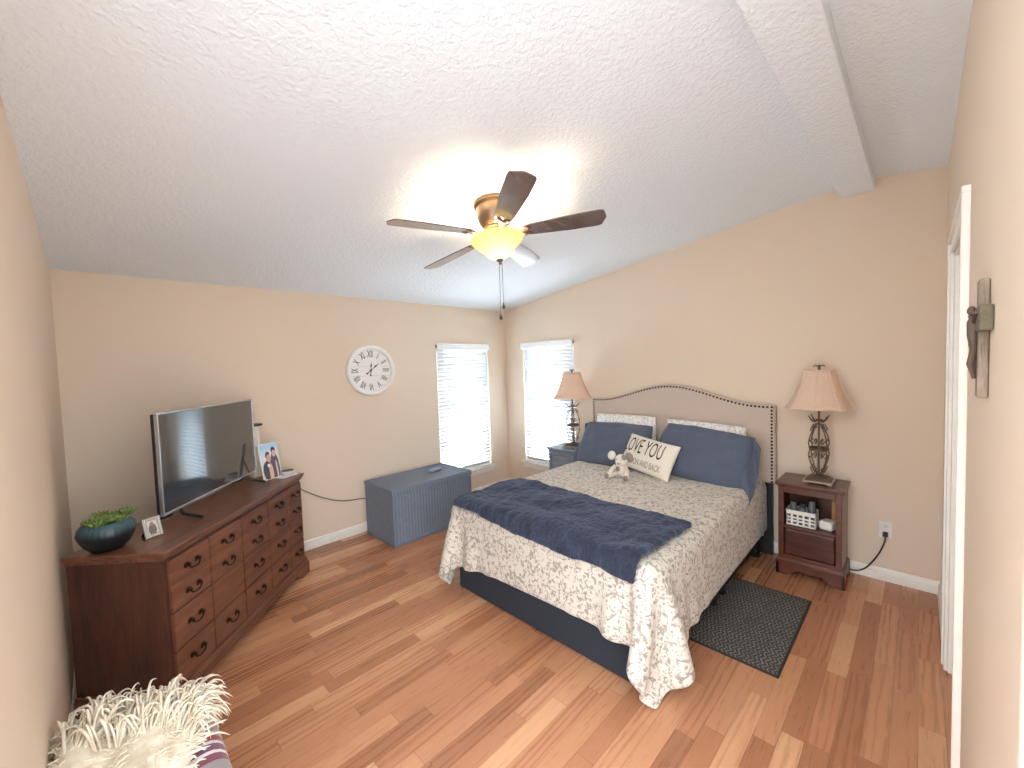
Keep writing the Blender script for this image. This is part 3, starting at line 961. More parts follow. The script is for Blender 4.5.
for y, z in path:
    m.lathe([(.0095, -.002), (.0085, .002), (.005, .0045), (0, .0055)], 8, T(1.03 - .096, y, z) @ RY(-PI / 2))
o = obj('nailhead_trim', m, M_nail, bed, smooth=True); o['kind'] = 'stuff'
for s_ in (-1, 1):
    m = MB(); m.box(.955, 1.0, s_ * .70, s_ * .82, 0, .59)
    obj('headboard_leg', m, M_blackwood, bed, bevel=.004)
m = MB(); m.box(-.985, .92, -.755, .755, .16, .37)
obj('box_spring', m, M_navyfab, bed, bevel=.03, seg=3)
m = MB(); m.box(-.995, .92, -.765, .765, .37, BZ)
obj('mattress', m, M_mattress, bed, bevel=.05, seg=4)
m = MB(); m.box(-1.02, -.99, -.70, .70, .012, .37)
obj('base_skirt', m, M_navyfab, bed, bevel=.008)
m = MB(); m.box(-.97, .92, -.74, -.70, .08, .17); m.box(-.97, .92, .70, .74, .08, .17); m.box(-.97, -.93, -.70, .70, .08, .17); m.box(.90, .94, -.74, .74, .08, .17)
obj('bed_rail', m, M_blackwood, bed)
for x, y in ((-.96, -.72), (-.05, -.70), (.12, -.70), (.86, -.72), (-.96, .72), (.86, .72)):
    m = MB(); m.lathe([(.03, 0), (.034, .006), (.034, .03), (.024, .036), (.024, .17)], 18, T(x, y, 0))
    obj('leg', m, M_blackwood, bed, smooth='auto')
m = MB(); m.box(.70, .702, -.768, -.772, .30, .345)
m = MB(); m.add([(.80, -.768, .20), (.88, -.772, .17), (.89, -.775, .22), (.82, -.770, .25), (.80, -.772, .20), (.88, -.776, .17), (.89, -.779, .22), (.82, -.774, .25)], [(0, 1, 2, 3), (7, 6, 5, 4), (0, 4, 5, 1), (1, 5, 6, 2), (2, 6, 7, 3), (3, 7, 4, 0)])
obj('care_tag', m, M_white, bed)

def quilt_mat(name, base, scale=1.0, depth=.72):
    t = NT(name)
    v = t.uv()
    d = t.n('ShaderNodeVectorMath', operation='ADD')
    nz = t.n('ShaderNodeTexNoise', {'Vector': v, 'Scale': 14.0, 'Detail': 2.0})
    sc = t.n('ShaderNodeVectorMath', {0: nz.outputs[1]}, operation='SCALE'); sc.inputs['Scale'].default_value = .05
    t.t.links.new(v, d.inputs[0]); t.t.links.new(sc.outputs[0], d.inputs[1])
    q = d.outputs[0]
    # medallions on a loose lattice, ringed with leaves
    med = t.vor(q, 5.2 * scale, rnd=.35)
    ring = t.math('LESS_THAN', t.math('ABSOLUTE', t.math('SUBTRACT', med, .30)), .055)
    ring2 = t.math('LESS_THAN', t.math('ABSOLUTE', t.math('SUBTRACT', med, .13)), .03)
    leaf = t.math('LESS_THAN', t.vor(q, 58 * scale), .40)
    leafbig = t.math('LESS_THAN', t.vor(q, 24 * scale), .24)
    vine = t.math('LESS_THAN', t.vor(q, 15 * scale, 'DISTANCE_TO_EDGE'), .062)
    brk = t.math('GREATER_THAN', t.noise(v, 34 * scale, 3), .50)
    pat = t.math('MAXIMUM', t.math('MULTIPLY', t.math('MAXIMUM', ring, ring2), leaf), t.math('MAXIMUM', t.math('MULTIPLY', vine, brk), leafbig))
    sprig = t.math('MULTIPLY', t.math('LESS_THAN', t.vor(q, 66 * scale), .34), t.math('GREATER_THAN', t.noise(v, 11 * scale, 2), .47))
    pat = t.math('MAXIMUM', pat, t.math('MULTIPLY', sprig, .8))
    pat = t.math('MULTIPLY', pat, t.math('MULTIPLY_ADD', t.noise(v, 40, 2), .9, .18))
    tint = t.mix(t.noise(v, 5, 2), lin(112, 107, 97), lin(122, 100, 86))
    # quilting: small stitched cells
    st = t.vor(t.mapping(q, (1, 1, 1)), 52, 'SMOOTH_F1')
    bg = t.mix(t.noise(v, 3, 3), tuple(c * .93 for c in base), base)
    t.p(Base_Color=t.mix(t.math('MINIMUM', pat, depth), bg, tint), Roughness=.9, Sheen_Weight=.15,
        Normal=t.bump(t.math('MULTIPLY_ADD', st, -1.0, t.math('MULTIPLY', t.noise(v, 24, 3), .5)), .55, .006))
    return t.m
M_quilt = quilt_mat('floral_quilt', lin(214, 207, 195))
M_sham = quilt_mat('white_quilted_sham', lin(240, 238, 233), 1.3, .38)

h = .036
nx, ny = 64, 66                              # along the bed, across
gx = -2.06 - .345 + np.arange(nx) * h
gy = BY + (np.arange(ny) - (ny - 1) / 2) * h
P0 = np.zeros((nx, ny, 3))
ca, sa = math.cos(math.radians(1.3)), math.sin(math.radians(1.3))
for i in range(nx):
    for j in range(ny):
        X, Y = gx[i] + 1.03, gy[j] - BY
        P0[i, j] = (-1.03 + X * ca - Y * sa - .0, BY + X * sa + Y * ca + .004, BZ + .012)
bedbox = rbox((-1.035, BY, .33), (1.0 + .02, .785, BZ - .33 + .008), .06)
skirt = rbox((-1.03, BY, .17), (1.03, .775, .2), .02)
PQ = drape(P0, h, union(bedbox, skirt), steps=230, iters=14, bend=.35, seed=3)
tag(sheet_obj('quilt', PQ, M_quilt, h, .012), 'cream floral quilt covering the bed and hanging over its foot', 'quilt', None)

# navy plush throw across the foot of the bed
def plush_mat():
    t = NT('navy_plush')
    v = t.uv()
    a = t.noise(t.mapping(v, (1, 1.5, 1)), 9, 5, .65, 1.2)
    b = t.noise(v, 70, 3, .6)
    f = t.math('ADD', t.math('MULTIPLY', a, .65), t.math('MULTIPLY', b, .35))
    t.p(Base_Color=t.ramp(f, [(.34, lin(24, 29, 42)), (.52, lin(42, 50, 68)), (.68, lin(68, 76, 98))]), Roughness=.95, Sheen_Weight=.6, Sheen_Roughness=.4,
        Sheen_Tint=lin(150, 160, 190) + (1,), Normal=t.bump(f, .8, .02))
    return t.m
M_plush = plush_mat()
h2 = .03
n2, m2 = 23, 48
P1 = np.zeros((n2, m2, 3))
an = math.radians(-2.8)
for i in range(n2):
    for j in range(m2):
        X = (i - n2 + 1) * h2; Y = (j - (m2 - 1) / 2) * h2
        P1[i, j] = (-1.46 + X * math.cos(an) - Y * math.sin(an), -2.275 + X * math.sin(an) + Y * math.cos(an), BZ + .05)
thbox = rbox((-1.035, BY, .33), (1.0 + .045, .815, BZ - .33 + .036), .06)
PT = drape(P1, h2, thbox, steps=130, iters=12, bend=.5, seed=8)
i_, j_ = np.meshgrid(np.arange(n2), np.arange(m2), indexing='ij')
PT[..., 2] += .006 * np.sin(i_ * .55 + 1.3 * np.sin(j_ * .21)) + .005 * np.sin(j_ * .35 + i_ * .3)
pto = sheet_obj('plush_throw', PT, M_plush, h2, .026, sub=2)
for nm, ns, st_r in (('rumple', .16, .030), ('pile', .022, .010)):
    tx = bpy.data.textures.new('plush_' + nm, 'CLOUDS'); tx.noise_scale = ns; tx.noise_depth = 2
    md = pto.modifiers.new(nm, 'DISPLACE'); md.texture = tx; md.strength = st_r; md.mid_level = .35 if nm == 'rumple' else .5
tag(pto, 'navy blue plush throw laid across the foot of the bed', 'throw blanket')

# ------------------------------------------------------------------ pillows
def pillow_mb(W, Hh, t, seed=0, n=22, flange=0.0, sag=0.0, wr=.004, pinch=.06):
    """local x across, z up, y thickness (front = -y); base at z = 0"""
    rs = np.random.RandomState(seed)
    ph = rs.rand(8) * 6.28
    mb = MB(); mb.uvs = []
    front = {}; back = {}
    vs = []
    def pos(u, v, side):
        e = (1 - abs(u) ** 3.2) * (1 - abs(v) ** 3.2)
        th = t / 2 * max(e, 0) ** .52
        px = 1 - pinch * (1 - v * v) ; pz = 1 - pinch * .8 * (1 - u * u)
        x = u * W / 2 * px if True else u
        z = v * Hh / 2 * pz
        if pinch < 0:
            px *= math.sqrt(1 - .13 * v ** 4); pz *= math.sqrt(1 - .16 * u ** 4)
        wn = wr * (math.sin(7 * u + 4 * v + ph[0]) + .7 * math.sin(11 * v - 6 * u + ph[1]) + .5 * math.sin(15 * u + ph[2])) * max(e, 0) ** .4
        z -= sag * (1 - v) * 0 + sag * (u * u) * 0
        y = side * (th + wn)
        return (x, y, z + Hh / 2)
    idx = {}
    for side in (-1, 1):
        for i in range(n + 1):
            for j in range(n + 1):
                edge = i in (0, n) or j in (0, n)
                if edge and side == 1:
                    idx[(1, i, j)] = idx[(-1, i, j)]; continue
                u = -1 + 2 * i / n; v = -1 + 2 * j / n
                u = math.copysign(abs(u) ** .8, u); v = math.copysign(abs(v) ** .8, v)
                idx[(side, i, j)] = len(vs); vs.append(pos(u, v, side)); mb.uvs.append((u * W / 2, v * Hh / 2))
    fs = []
    for side in (-1, 1):
        for i in range(n):
            for j in range(n):
                q = (idx[(side, i, j)], idx[(side, i + 1, j)], idx[(side, i + 1, j + 1)], idx[(side, i, j + 1)])
                fs.append(q if side == -1 else q[::-1])
    mb.add(vs, fs)
    return mb, pos
def place(o, c, lean, yaw, rollz=0.0):
    """stand a pillow: c = bottom centre, facing -x, leaning back towards the headboard"""
    o.matrix_world = T(*c) @ RZ(yaw - PI / 2) @ RX(-lean) @ RY(rollz)
M_bluecotton = fabric('slate_blue_cotton', lin(84, 93, 111), sc=9, bs=.5, sheen=.15, vary=.07)
def pillow(name, label, mat, W, Hh, t, c, lean, yaw, rollz, seed, group=None, wr=.004, pinch=.06):
    mb, pos = pillow_mb(W, Hh, t, seed, wr=wr, pinch=pinch)
    o = obj(name, mb, mat, smooth=True, subsurf=1)
    place(o, c, lean, yaw, rollz)
    return tag(o, label, 'pillow', group)
PZ = BZ + .022
pillow('quilted_sham', 'white quilted pillow behind the left blue pillow', M_sham, .64, .44, .15, (-.255, -1.84, PZ), math.radians(9), 0, 0, 1, 'quilted pillows', pinch=-.04)
pillow('quilted_sham', 'white quilted pillow behind the right blue pillow', M_sham, .66, .42, .15, (-.255, -2.57, PZ), math.radians(9), 0, math.radians(2), 2, 'quilted pillows', pinch=-.04)
pb1 = pillow('blue_pillow', 'slate blue pillow on the left side of the bed', M_bluecotton, .70, .44, .19, (-.52, -1.83, PZ - .01), math.radians(34), 0, math.radians(-1), 3, 'blue pillows', wr=.011, pinch=-.05)
pb2 = pillow('blue_pillow', 'slate blue pillow on the right side with its case hanging down', M_bluecotton, .72, .46, .20, (-.52, -2.60, PZ - .01), math.radians(34), 0, math.radians(6), 4, 'blue pillows', wr=.012, pinch=-.05)
# open ends of the pillow cases
def flap(parent, W, Hh, side, L, droop, seed):
    n, k = 16, 9
    P = np.zeros((k, n, 3))
    rs = np.random.RandomState(seed); a = rs.rand() * 6
    for i in range(k):
        for j in range(n):
            s = i / (k - 1); v = j / (n - 1)
            x = side * (W / 2 * .90 + L * s * (1 - .25 * v))
            z = Hh * (.03 + .94 * v) - droop * s * s * (1.25 - .8 * v) + .01 * math.sin(v * 9 + a)
            y = .03 * math.sin(v * 8 + a + 2.2 * s) * (.3 + s) - .025 * (1 - s)
            P[i, j] = (x, y, z)
    mb = MB(); mb.grid(P)
    return obj('case_flap', mb, M_bluecotton, parent, smooth=True, solid=.004, subsurf=1)
flap(pb2, .72, .46, 1, .13, .17, 5)
flap(pb1, .70, .44, -1, .07, .06, 9)
# lettered cushion
M_canvas = fabric('cream_canvas', lin(232, 223, 208), sc=300, bs=.3, sheen=.05, vary=.04)
LW, LH, LT = .53, .31, .13
mb, lpos = pillow_mb(LW, LH, LT, 11, wr=.002, pinch=.05)
lc = obj('lettered_cushion', mb, M_canvas, smooth=True, subsurf=1)
tag(lc, 'small cream cushion lettered in dark script, in front of the blue pillows', 'cushion')
place(lc, (-.635, -2.235, PZ + .012), math.radians(27), math.radians(-12), math.radians(6))
M_ink = plain('charcoal_ink', lin(52, 44, 42), .8)
M_ink2 = plain('grey_ink', lin(136, 124, 114), .8)
def on_cushion(name, body, size, cx, cz, xs, mat):
    t_ = text_mesh(body, size, None, 0.0, xs)
    # drape the letters over the front of the cushion
    bm = bmesh.new()
    vv = [bm.verts.new(p) for p in t_.v]
    for f in t_.f:
        try: bm.faces.new([vv[i] for i in f])
        except ValueError: pass
    bmesh.ops.triangulate(bm, faces=bm.faces[:])
    bmesh.ops.subdivide_edges(bm, edges=[e for e in bm.edges if e.calc_length() > .015], cuts=2)
    bm.verts.index_update()
    out = MB(); vs_ = []
    for v in bm.verts:
        x, z = v.co.x + cx, v.co.y + cz
        y = lpos(max(-.99, min(.99, x / (LW / 2 * .97))), max(-.99, min(.99, z / (LH / 2 * .97))), -1)[1]
        vs_.append((x, y - .0035, z + LH / 2))
    out.add(vs_, [tuple(v.index for v in f.verts) for f in bm.faces])
    bm.free()
    o = obj(name, out, mat, lc)
    return o
on_cushion('lettering', 'LOVE YOU', .185, -.035, .045, .46, M_ink)
on_cushion('small_lettering', 'MOON AND BACK', .075, .02, -.085, .52, M_ink2)

# plush toy
M_plushtoy = fabric('cream_toy_plush', lin(226, 216, 202), sc=150, bs=.6, sheen=.4, vary=.1, nsc=20)
M_patch = fabric('grey_toy_patch', lin(142, 132, 124), sc=150, bs=.6, sheen=.4, vary=.15, nsc=20)
ty = thing('plush_toy', 'small cream plush animal with grey patches sitting against the lettered cushion', 'soft toy', (-.79, -2.135, PZ + .002), (0, 0, math.radians(8)))
ty.scale = (1.12, 1.12, 1.12)
def blobs(balls, sub=.0):
    m = MB()
    for b in balls: m.ball(*b)
    return m
m = MB(); m.ball((0, 0, .055), .042, .048, .055); obj('body', m, M_plushtoy, ty, smooth=True)
m = MB(); m.ball((-.012, -.005, .128), .040, .046, .042); m.ball((-.046, -.006, .112), .026, .032, .024)
head = obj('head', m, M_plushtoy, ty, smooth=True)
for sy in (-1, 1):
    m = MB(); m.ball((0, 0, 0), .010, .030, .036, M=T(-.002, sy * .062 + (.012 if sy > 0 else 0), .152) @ RX(sy * .5))
    obj('ear', m, M_plushtoy if sy > 0 else M_patch, head, smooth=True)
    m = MB(); m.ball((-.049, sy * .018, .136), .0045, nu=8, nv=6); obj('eye', m, M_black, head, smooth=True)
    m = MB(); m.tube([(-.015, sy * .040, .082), (-.045, sy * .062, .050), (-.068, sy * .058, .030), (-.078, sy * .055, .024)], [.014, .015, .017, .010], 10)
    obj('arm', m, M_plushtoy, ty, smooth=True)
    m = MB(); m.tube([(-.01, sy * .03, .024), (-.060, sy * .058, .022), (-.098, sy * .072, .022), (-.112, sy * .075, .022)], [.020, .020, .021, .012], 10)
    lg = obj('leg', m, M_plushtoy, ty, smooth=True)
    m = MB(); m.ball((-.108, sy * .073, .022), .016, .019, .020); obj('paw', m, M_patch, lg, smooth=True)
m = MB(); m.ball((-.020, -.028, .146), .026, .022, .026); obj('eye_patch', m, M_patch, head, smooth=True)
m = MB(); m.ball((-.073, -.006, .112), .006, .010, .006); obj('nose', m, M_patch, head, smooth=True)
m = MB(); m.ball((-.032, .012, .062), .017, .02, .02); obj('belly_patch', m, M_patch, ty, smooth=True)

# ------------------------------------------------------------------ nightstands
M_nw = wood('dark_cherry_nightstand', lin(66, 32, 22), lin(110, 58, 38), rough=.35, axis=0)
M_nwd = wood('dark_cherry_panel', lin(58, 28, 20), lin(96, 48, 32), rough=.38, axis=0)
M_grey = wood('glare_greyed_wood', lin(104, 112, 124), lin(140, 148, 160), rough=.35, axis=0)  # window glare on the wood, put into its base colour
NWW, NWD, NWH = .40, .315, .682
def scallop(L, h):
    pts = [(0, 0), (.07, 0), (.085, .018), (.105, .022), (.12, .042), (.15, .046), (L / 2 - .02, .04), (L / 2, .034)]
    return pts + [(L - a, b) for a, b in pts[-2::-1]] + [(L, h), (0, h)]
SIDE = Matrix(((0, 0, 1, 0), (1, 0, 0, 0), (0, 1, 0, 0), (0, 0, 0, 1)))
def nightstand(name, label, loc, mat, mat2, open_):
    t = thing(name, label, 'nightstand', loc, (0, 0, -PI / 2), 'nightstands beside the bed')
    W, D, Hn = NWW, NWD, NWH
    m = MB(); m.box(0, W, -.012, D, Hn - .022, Hn); m.box(.010, W - .010, 0, D, Hn - .034, Hn - .022)
    obj('top', m, mat, t, bevel=.005)
    for x in (.016, W - .034):
        m = MB(); m.box(x, x + .018, .012, D - .002, .085, Hn - .034)
        obj('side_panel', m, mat, t, bevel=.002)
    m = MB(); m.box(.034, W - .034, D - .012, D - .002, .085, Hn - .034)
    obj('back_panel', m, mat2, t)
    m = MB()
    for x in (.016, W - .050): m.box(x, x + .034, .004, .024, .115, Hn - .034)
    m.box(.05, W - .05, .004, .024, Hn - .075, Hn - .034)
    m.box(.05, W - .05, .004, .024, .345, .365); m.box(.05, W - .05, .004, .024, .115, .15)
    obj('face_frame', m, mat, t, bevel=.003)
    m = MB(); m.box(.034, W - .034, .014, D - .012, .350, .366)
    obj('shelf', m, mat2, t)
    m = MB(); m.box(.054, W - .054, .008, .026, .154, .341)
    d = obj('door_panel', m, mat2, t, bevel=.008, seg=2)
    if not open_:
        m = MB(); m.box(.054, W - .054, .006, .026, .372, Hn - .079)
        d = obj('drawer', m, mat, t, bevel=.006)
        m = MB()
        for sg in (-1, 1):
            m.tube([(W / 2 + sg * (.005 + .06 * q), -.001 , .49 + .03 * math.sin(q * 5) * (1 - .4 * q)) for q in np.linspace(0, 1, 10)], .008, 8)
            m.ball((W / 2 + sg * .066, .002, .475), .014, .008, .012)
        m.ball((W / 2, .0, .49), .024, .010, .024)
        obj('carved_relief', m, mat, d, smooth='auto')
    m = MB(); m.box(.002, W - .002, -.004, D, .085, .112); m.box(.008, W - .008, .0, D, .112, .122)
    obj('base_moulding', m, mat, t, bevel=.005)
    m = MB(); m.prism(scallop(W, .088), .0, .018, XZY)
    obj('scalloped_apron', m, mat, t, bevel=.003)
    for x in (0.002, W - .020):
        m = MB(); m.prism(scallop(D, .088), x, x + .018, SIDE)
        obj('scalloped_side', m, mat, t, bevel=.003)
    return t
nightstand('nightstand', 'dark cherry nightstand with an open cubby right of the bed', (-.352, -3.142, 0), M_nw, M_nwd, True)
nightstand('nightstand', 'nightstand with carved drawer, greyed to show window glare, in front of the right window', (-.372, -.985, 0), M_grey, M_grey, False)

# ------------------------------------------------------------------ table lamps
def shade_mat():
    t = NT('blush_silk_shade')
    v = t.obj()
    f = t.noise(t.mapping(v, (30, 30, 3)), 5, 3)
    col = t.mix(f, lin(234, 202, 178), lin(243, 217, 196))
    df = t.n('ShaderNodeBsdfDiffuse', {0: col}); tl = t.n('ShaderNodeBsdfTranslucent', {0: col})
    mx = t.n('ShaderNodeMixShader', {0: .25, 1: df.outputs[0], 2: tl.outputs[0]})
    t.t.links.new(mx.outputs[0], t.out.inputs[0])
    return t.m
M_shade = shade_mat()
M_shadetrim = plain('cream_shade_piping', lin(236, 212, 192), .7)
M_pewter = plain('aged_pewter_iron', lin(112, 94, 78), .45, .55, bump=(90, .4, .002))
M_pewter_light = plain('pewter_base', lin(172, 156, 140), .4, .4, bump=(60, .3, .002))
def arcpts(f, n=16): return [f(q) for q in np.linspace(0, 1, n)]
def lamp(label, loc, rz):
    t = thing('table_lamp', label, 'lamp', loc, (0, 0, rz), 'table lamps on the nightstands')
    m = MB()
    m.add([(-.078, -.078, .020), (.078, -.078, .020), (.078, .078, .020), (-.078, .078, .020), (-.05, -.05, .045), (.05, -.05, .045), (.05, .05, .045), (-.05, .05, .045)],
          [(0, 1, 5, 4), (1, 2, 6, 5), (2, 3, 7, 6), (3, 0, 4, 7), (4, 5, 6, 7), (3, 2, 1, 0)])
    obj('base', m, M_pewter, t, bevel=.004)
    m = MB(); m.box(-.086, .086, -.086, .086, .007, .0195)
    for sx in (-1, 1):
        for sy in (-1, 1): m.box(sx * .086, sx * .055, sy * .086, sy * .055, 0, .008)
    obj('base_slab', m, M_pewter_light, t, bevel=.003)
    m = MB(); m.lathe([(.03, .045), (.03, .052), (.010, .058), (.007, .075), (.0065, .22), (.012, .228), (.014, .24), (.012, .252), (.0065, .26), (.0065, .52), (.010, .53)], 16)
    obj('stem', m, M_pewter, t, smooth='auto')
    for k in range(4):
        R = RZ(PI / 4 + k * PI / 2)
        m = MB()
        # big lyre curve, pinched at the middle band
        def lyre(q):
            z = .062 + .36 * q
            r = .014 + .064 * math.sin(PI * q) ** .8 - .014 * math.exp(-((q - .5) / .07) ** 2)
            return (r, 0, z)
        m.tube(arcpts(lyre, 30), .0042, 7, R)
        # curls at both ends, thrown outwards
        for z0, sg in ((.085, 1), (.40, -1)):
            m.tube(arcpts(lambda q: (.036 + .022 * q + .017 * math.sin(q * 5.2), 0, z0 + sg * (.045 * q * (1 - q) * 2.0 + .018 * math.cos(q * 5.2)))), [.0040 - .0018 * q for q in np.linspace(0, 1, 16)], 6, R)
            m.tube(arcpts(lambda q: (.020 + .044 * q, 0, z0 - sg * (.028 * math.sin(q * 4.0) - .01))), [.0038 - .0018 * q for q in np.linspace(0, 1, 16)], 6, R)
        # inner curls
        for z0, sg in ((.19, 1), (.295, -1)):
            m.tube(arcpts(lambda q: (.028 + .018 * (1 - q) * math.cos(q * 7), 0, z0 + sg * .024 * (1 - q * .6) * math.sin(q * 7))), .0030, 6, R)
        m.ball((.063, 0, .30), .007, nu=8, nv=6, M=R); m.ball((.063, 0, .185), .007, nu=8, nv=6, M=R)
        obj('scroll', m, M_pewter, t, smooth='auto')
        m = MB()
        m.tube(arcpts(lambda q: (.012 + .064 * q, 0, .448 + .034 * q * q - .014 * math.sin(PI * q))), [.009 - .006 * q for q in np.linspace(0, 1, 16)], 7, R)
        obj('cup_leaf', m, M_pewter, t, smooth='auto')
    m = MB(); m.lathe([(.052, .232), (.056, .236), (.056, .244), (.052, .248)], 24); m.f = [f for f in m.f if len(f) == 4]
    obj('middle_band', m, M_pewter, t, smooth='auto', solid=.004)
    m = MB(); m.lathe([(.008, .515), (.020, .520), (.042, .530), (.046, .536), (.030, .540), (.012, .546), (.012, .60), (.017, .605), (.017, .645), (.006, .65)], 24)
    obj('socket', m, M_pewter, t, smooth='auto')
    m = MB()
    for sg in (-1, 1): m.tube([(sg * .014, 0, .60), (sg * .045, 0, .66), (sg * .045, 0, .74), (sg * .02, 0, .785), (0, 0, .79)], .002, 6)
    obj('harp', m, M_pewter, t)
    zs0, zs1 = .540, .806
    N = 64; J = 12
    P = np.zeros((J + 1, N + 1, 3))
    def srad(s): return .205 - .112 * s ** .74 * (1.0) - .006 * math.sin(PI * s)
    for j in range(J + 1):
        s = j / J
        for k in range(N + 1):
            a = 2 * PI * k / N
            sc = 1 - .035 * (1 - abs(math.cos(a * 4))) * (1 - .4 * s)
            P[j, k] = (srad(s) * sc * math.cos(a), srad(s) * sc * math.sin(a), zs0 + (zs1 - zs0) * s - .006 * (1 - s) * (1 - abs(math.sin(a * 4))))
    m = MB(); m.grid(P)
    sh = obj('lamp_shade', m, M_shade, t, smooth=True, solid=.002)
    m = MB()
    for k in range(8):
        m.tube([P[j, k * 8] * np.array([1.012, 1.012, 1]) for j in range(J + 1)], .0028, 6)
    m.tube([p * np.array([1.008, 1.008, 1]) for p in P[0]], .003, 6); m.tube([p * np.array([1.01, 1.01, 1]) for p in P[J]], .003, 6)
    obj('piping', m, M_shadetrim, sh, smooth='auto')
    m = MB(); m.lathe([(.006, .786), (.008, .792), (.005, .80), (.010, .81), (.006, .822), (.003, .828)], 14)
    for sg in (-1, 1):
        m.tube(arcpts(lambda q: (0, sg * .034 * q, .824 + .016 * math.sin(q * 2.6) - .004 * q)), [.006 - .003 * q for q in np.linspace(0, 1, 16)], 7)
        m.tube(arcpts(lambda q: (sg * .022 * q, 0, .824 + .016 * math.sin(q * 2.4))), [.005 - .003 * q for q in np.linspace(0, 1, 16)], 7)
    obj('finial', m, M_pewter, t, smooth='auto')
    return t
lamp('blush shaded scroll table lamp standing on the dark cherry nightstand', (-.20, -3.378, NWH + .001), 0)
lamp('blush shaded scroll table lamp standing on the left nightstand by the window', (-.21, -1.222, NWH + .001), .1)

# ------------------------------------------------------------------ in the right nightstand's cubby
NS = Matrix.Translation((-.352, -3.142, 0)) @ RZ(-PI / 2)
M_wplastic = plain('white_plastic', lin(234, 230, 222), .45)
bk = thing('storage_basket', 'white perforated plastic basket in the nightstand cubby', 'basket', NS @ Vector((.148, .095, .3665)), (0, 0, -PI / 2))
bw, bd, bh = .088, .062, .108
def holed_wall(m, L, Hh, M):
    nx_, nz_ = 5, 3
    px = L / nx_; pz = (Hh - .03) / nz_
    m.box(-L / 2, L / 2, 0, .0025, 0, .012, M); m.box(-L / 2, L / 2, 0, .0025, Hh - .026, Hh, M)
    for i in range(nx_ + 1):
        x = -L / 2 + i * px
        m.box(max(-L / 2, x - .0065), min(L / 2, x + .0065), 0, .0025, .012, Hh - .026, M)
    for j in range(1, nz_):
        z = .012 + (Hh - .038) * j / nz_
        m.box(-L / 2, L / 2, 0.0001, .0024, z - .006, z + .006, M)
m = MB()
holed_wall(m, 2 * bw, bh, T(0, -bd, 0)); holed_wall(m, 2 * bw, bh, T(0, bd - .0025, 0))
holed_wall(m, 2 * bd, bh, T(-bw, 0, 0) @ RZ(-PI / 2)); holed_wall(m, 2 * bd, bh, T(bw, 0, 0) @ RZ(PI / 2))
obj('basket_wall', m, M_wplastic, bk)
m = MB(); m.box(-bw, bw, -bd, bd, 0, .003)
obj('basket_floor', m, M_wplastic, bk)
m = MB()
m.tube([(-bw, -bd, bh), (bw, -bd, bh), (bw, bd, bh), (-bw, bd, bh), (-bw, -bd, bh)], .0045, 8)
obj('basket_rim', m, M_wplastic, bk, smooth='auto')
def cub(X, Y, Z): return NS @ Vector((X, Y, Z))
M_smoke = plain('grey_blue_bottle', lin(92, 98, 102), .25)
M_darkcap = plain('dark_cap', lin(40, 40, 44), .4)
def jar(label, X, Y, r, hgt, mat, capm):
    t = thing('jar', label, 'jar', cub(X, Y, .3705), group='jars in the white basket')
    m = MB(); m.lathe([(r * .9, 0), (r, .006), (r, hgt * .72), (r * .8, hgt * .8)], 20); obj('jar_body', m, mat, t, smooth='auto')
    m = MB(); m.lathe([(r * .84, hgt * .78), (r * .84, hgt), (0, hgt + .001)], 20); obj('lid', m, capm, t, smooth='auto')
jar('grey jar on the left inside the white basket', .094, .098, .024, .155, M_smoke, M_smoke)
jar('dark capped jar in the middle of the white basket', .150, .080, .026, .158, M_smoke, M_darkcap)
jar('tall grey jar at the right inside the white basket', .203, .104, .026, .178, M_smoke, M_smoke)
m = MB()
P = np.zeros((8, 16, 3))
m.box(-.042, .042, -.05, .05, 0, .062)
tp = tag(obj('tissue_pack', m, M_wplastic, smooth='auto', bevel=.016, seg=4), 'rounded white pack lying in the cubby right of the basket', 'pack')
tp.location = cub(.298, .105, .3665); tp.rotation_euler = (0, 0, -PI / 2 - .3)
bkk = thing('book', 'thin tan book standing upright at the right of the cubby', 'book', cub(.322, .20, .3665), (0, 0, -PI / 2))
m = MB(); m.box(-.012, .012, -.045, .055, 0, .19); obj('cover', m, plain('tan_book_cover', lin(176, 124, 62), .6), bkk, bevel=.002)
m = MB(); m.box(-.009, .009, -.040, .0565, .003, .1915); obj('pages', m, M_paper, bkk)

# ------------------------------------------------------------------ wall outlet and cords
ol = thing('wall_outlet', 'white wall outlet right of the dark cherry nightstand', 'outlet', (0, -3.728, .362), (0, 0, -PI / 2))
m = MB(); m.box(-.037, .037, -.006, 0, -.058, .058); obj('plate', m, M_wplastic, ol, bevel=.003)
M_slot = plain('dark_slot', lin(60, 56, 52), .6)
for z in (.027, -.027):
    m = MB(); m.lathe([(.0165, 0), (.0165, .0025), (0, .0026)], 20, T(0, -.006, z) @ RX(PI / 2))
    s_ = obj('socket', m, M_wplastic, ol, smooth='auto')
    m = MB()
    for x in (-.006, .006): m.box(x - .0012, x + .0012, -.0092, -.0085, z - .002, z + .007)
    m.lathe([(.0025, 0), (.0025, .0006)], 8, T(0, -.0086, z - .008) @ RX(PI / 2))
    obj('slots', m, M_slot, s_)
M_cord = plain('black_rubber_cord', lin(34, 28, 26), .5)
pc = thing('power_cord', 'black power cord hanging from the outlet to the nightstand', 'cord', (0, -3.728, .335))
m = MB(); m.box(-.034, -.0095, -.014, .014, -.018, .016); obj('plug', m, M_cord, pc, bevel=.005)
m = MB(); m.tube(spline([(-.022, 0, -.012), (-.025, .005, -.06), (-.027, .035, -.15), (-.028, .085, -.245), (-.03, .125, -.29), (-.035, .165, -.305), (-.05, .205, -.30), (-.06, .30, -.30)]), .0046, 8)
obj('cable', m, M_cord, pc, smooth=True)
M_wcord = plain('white_cord', lin(228, 226, 222), .5)
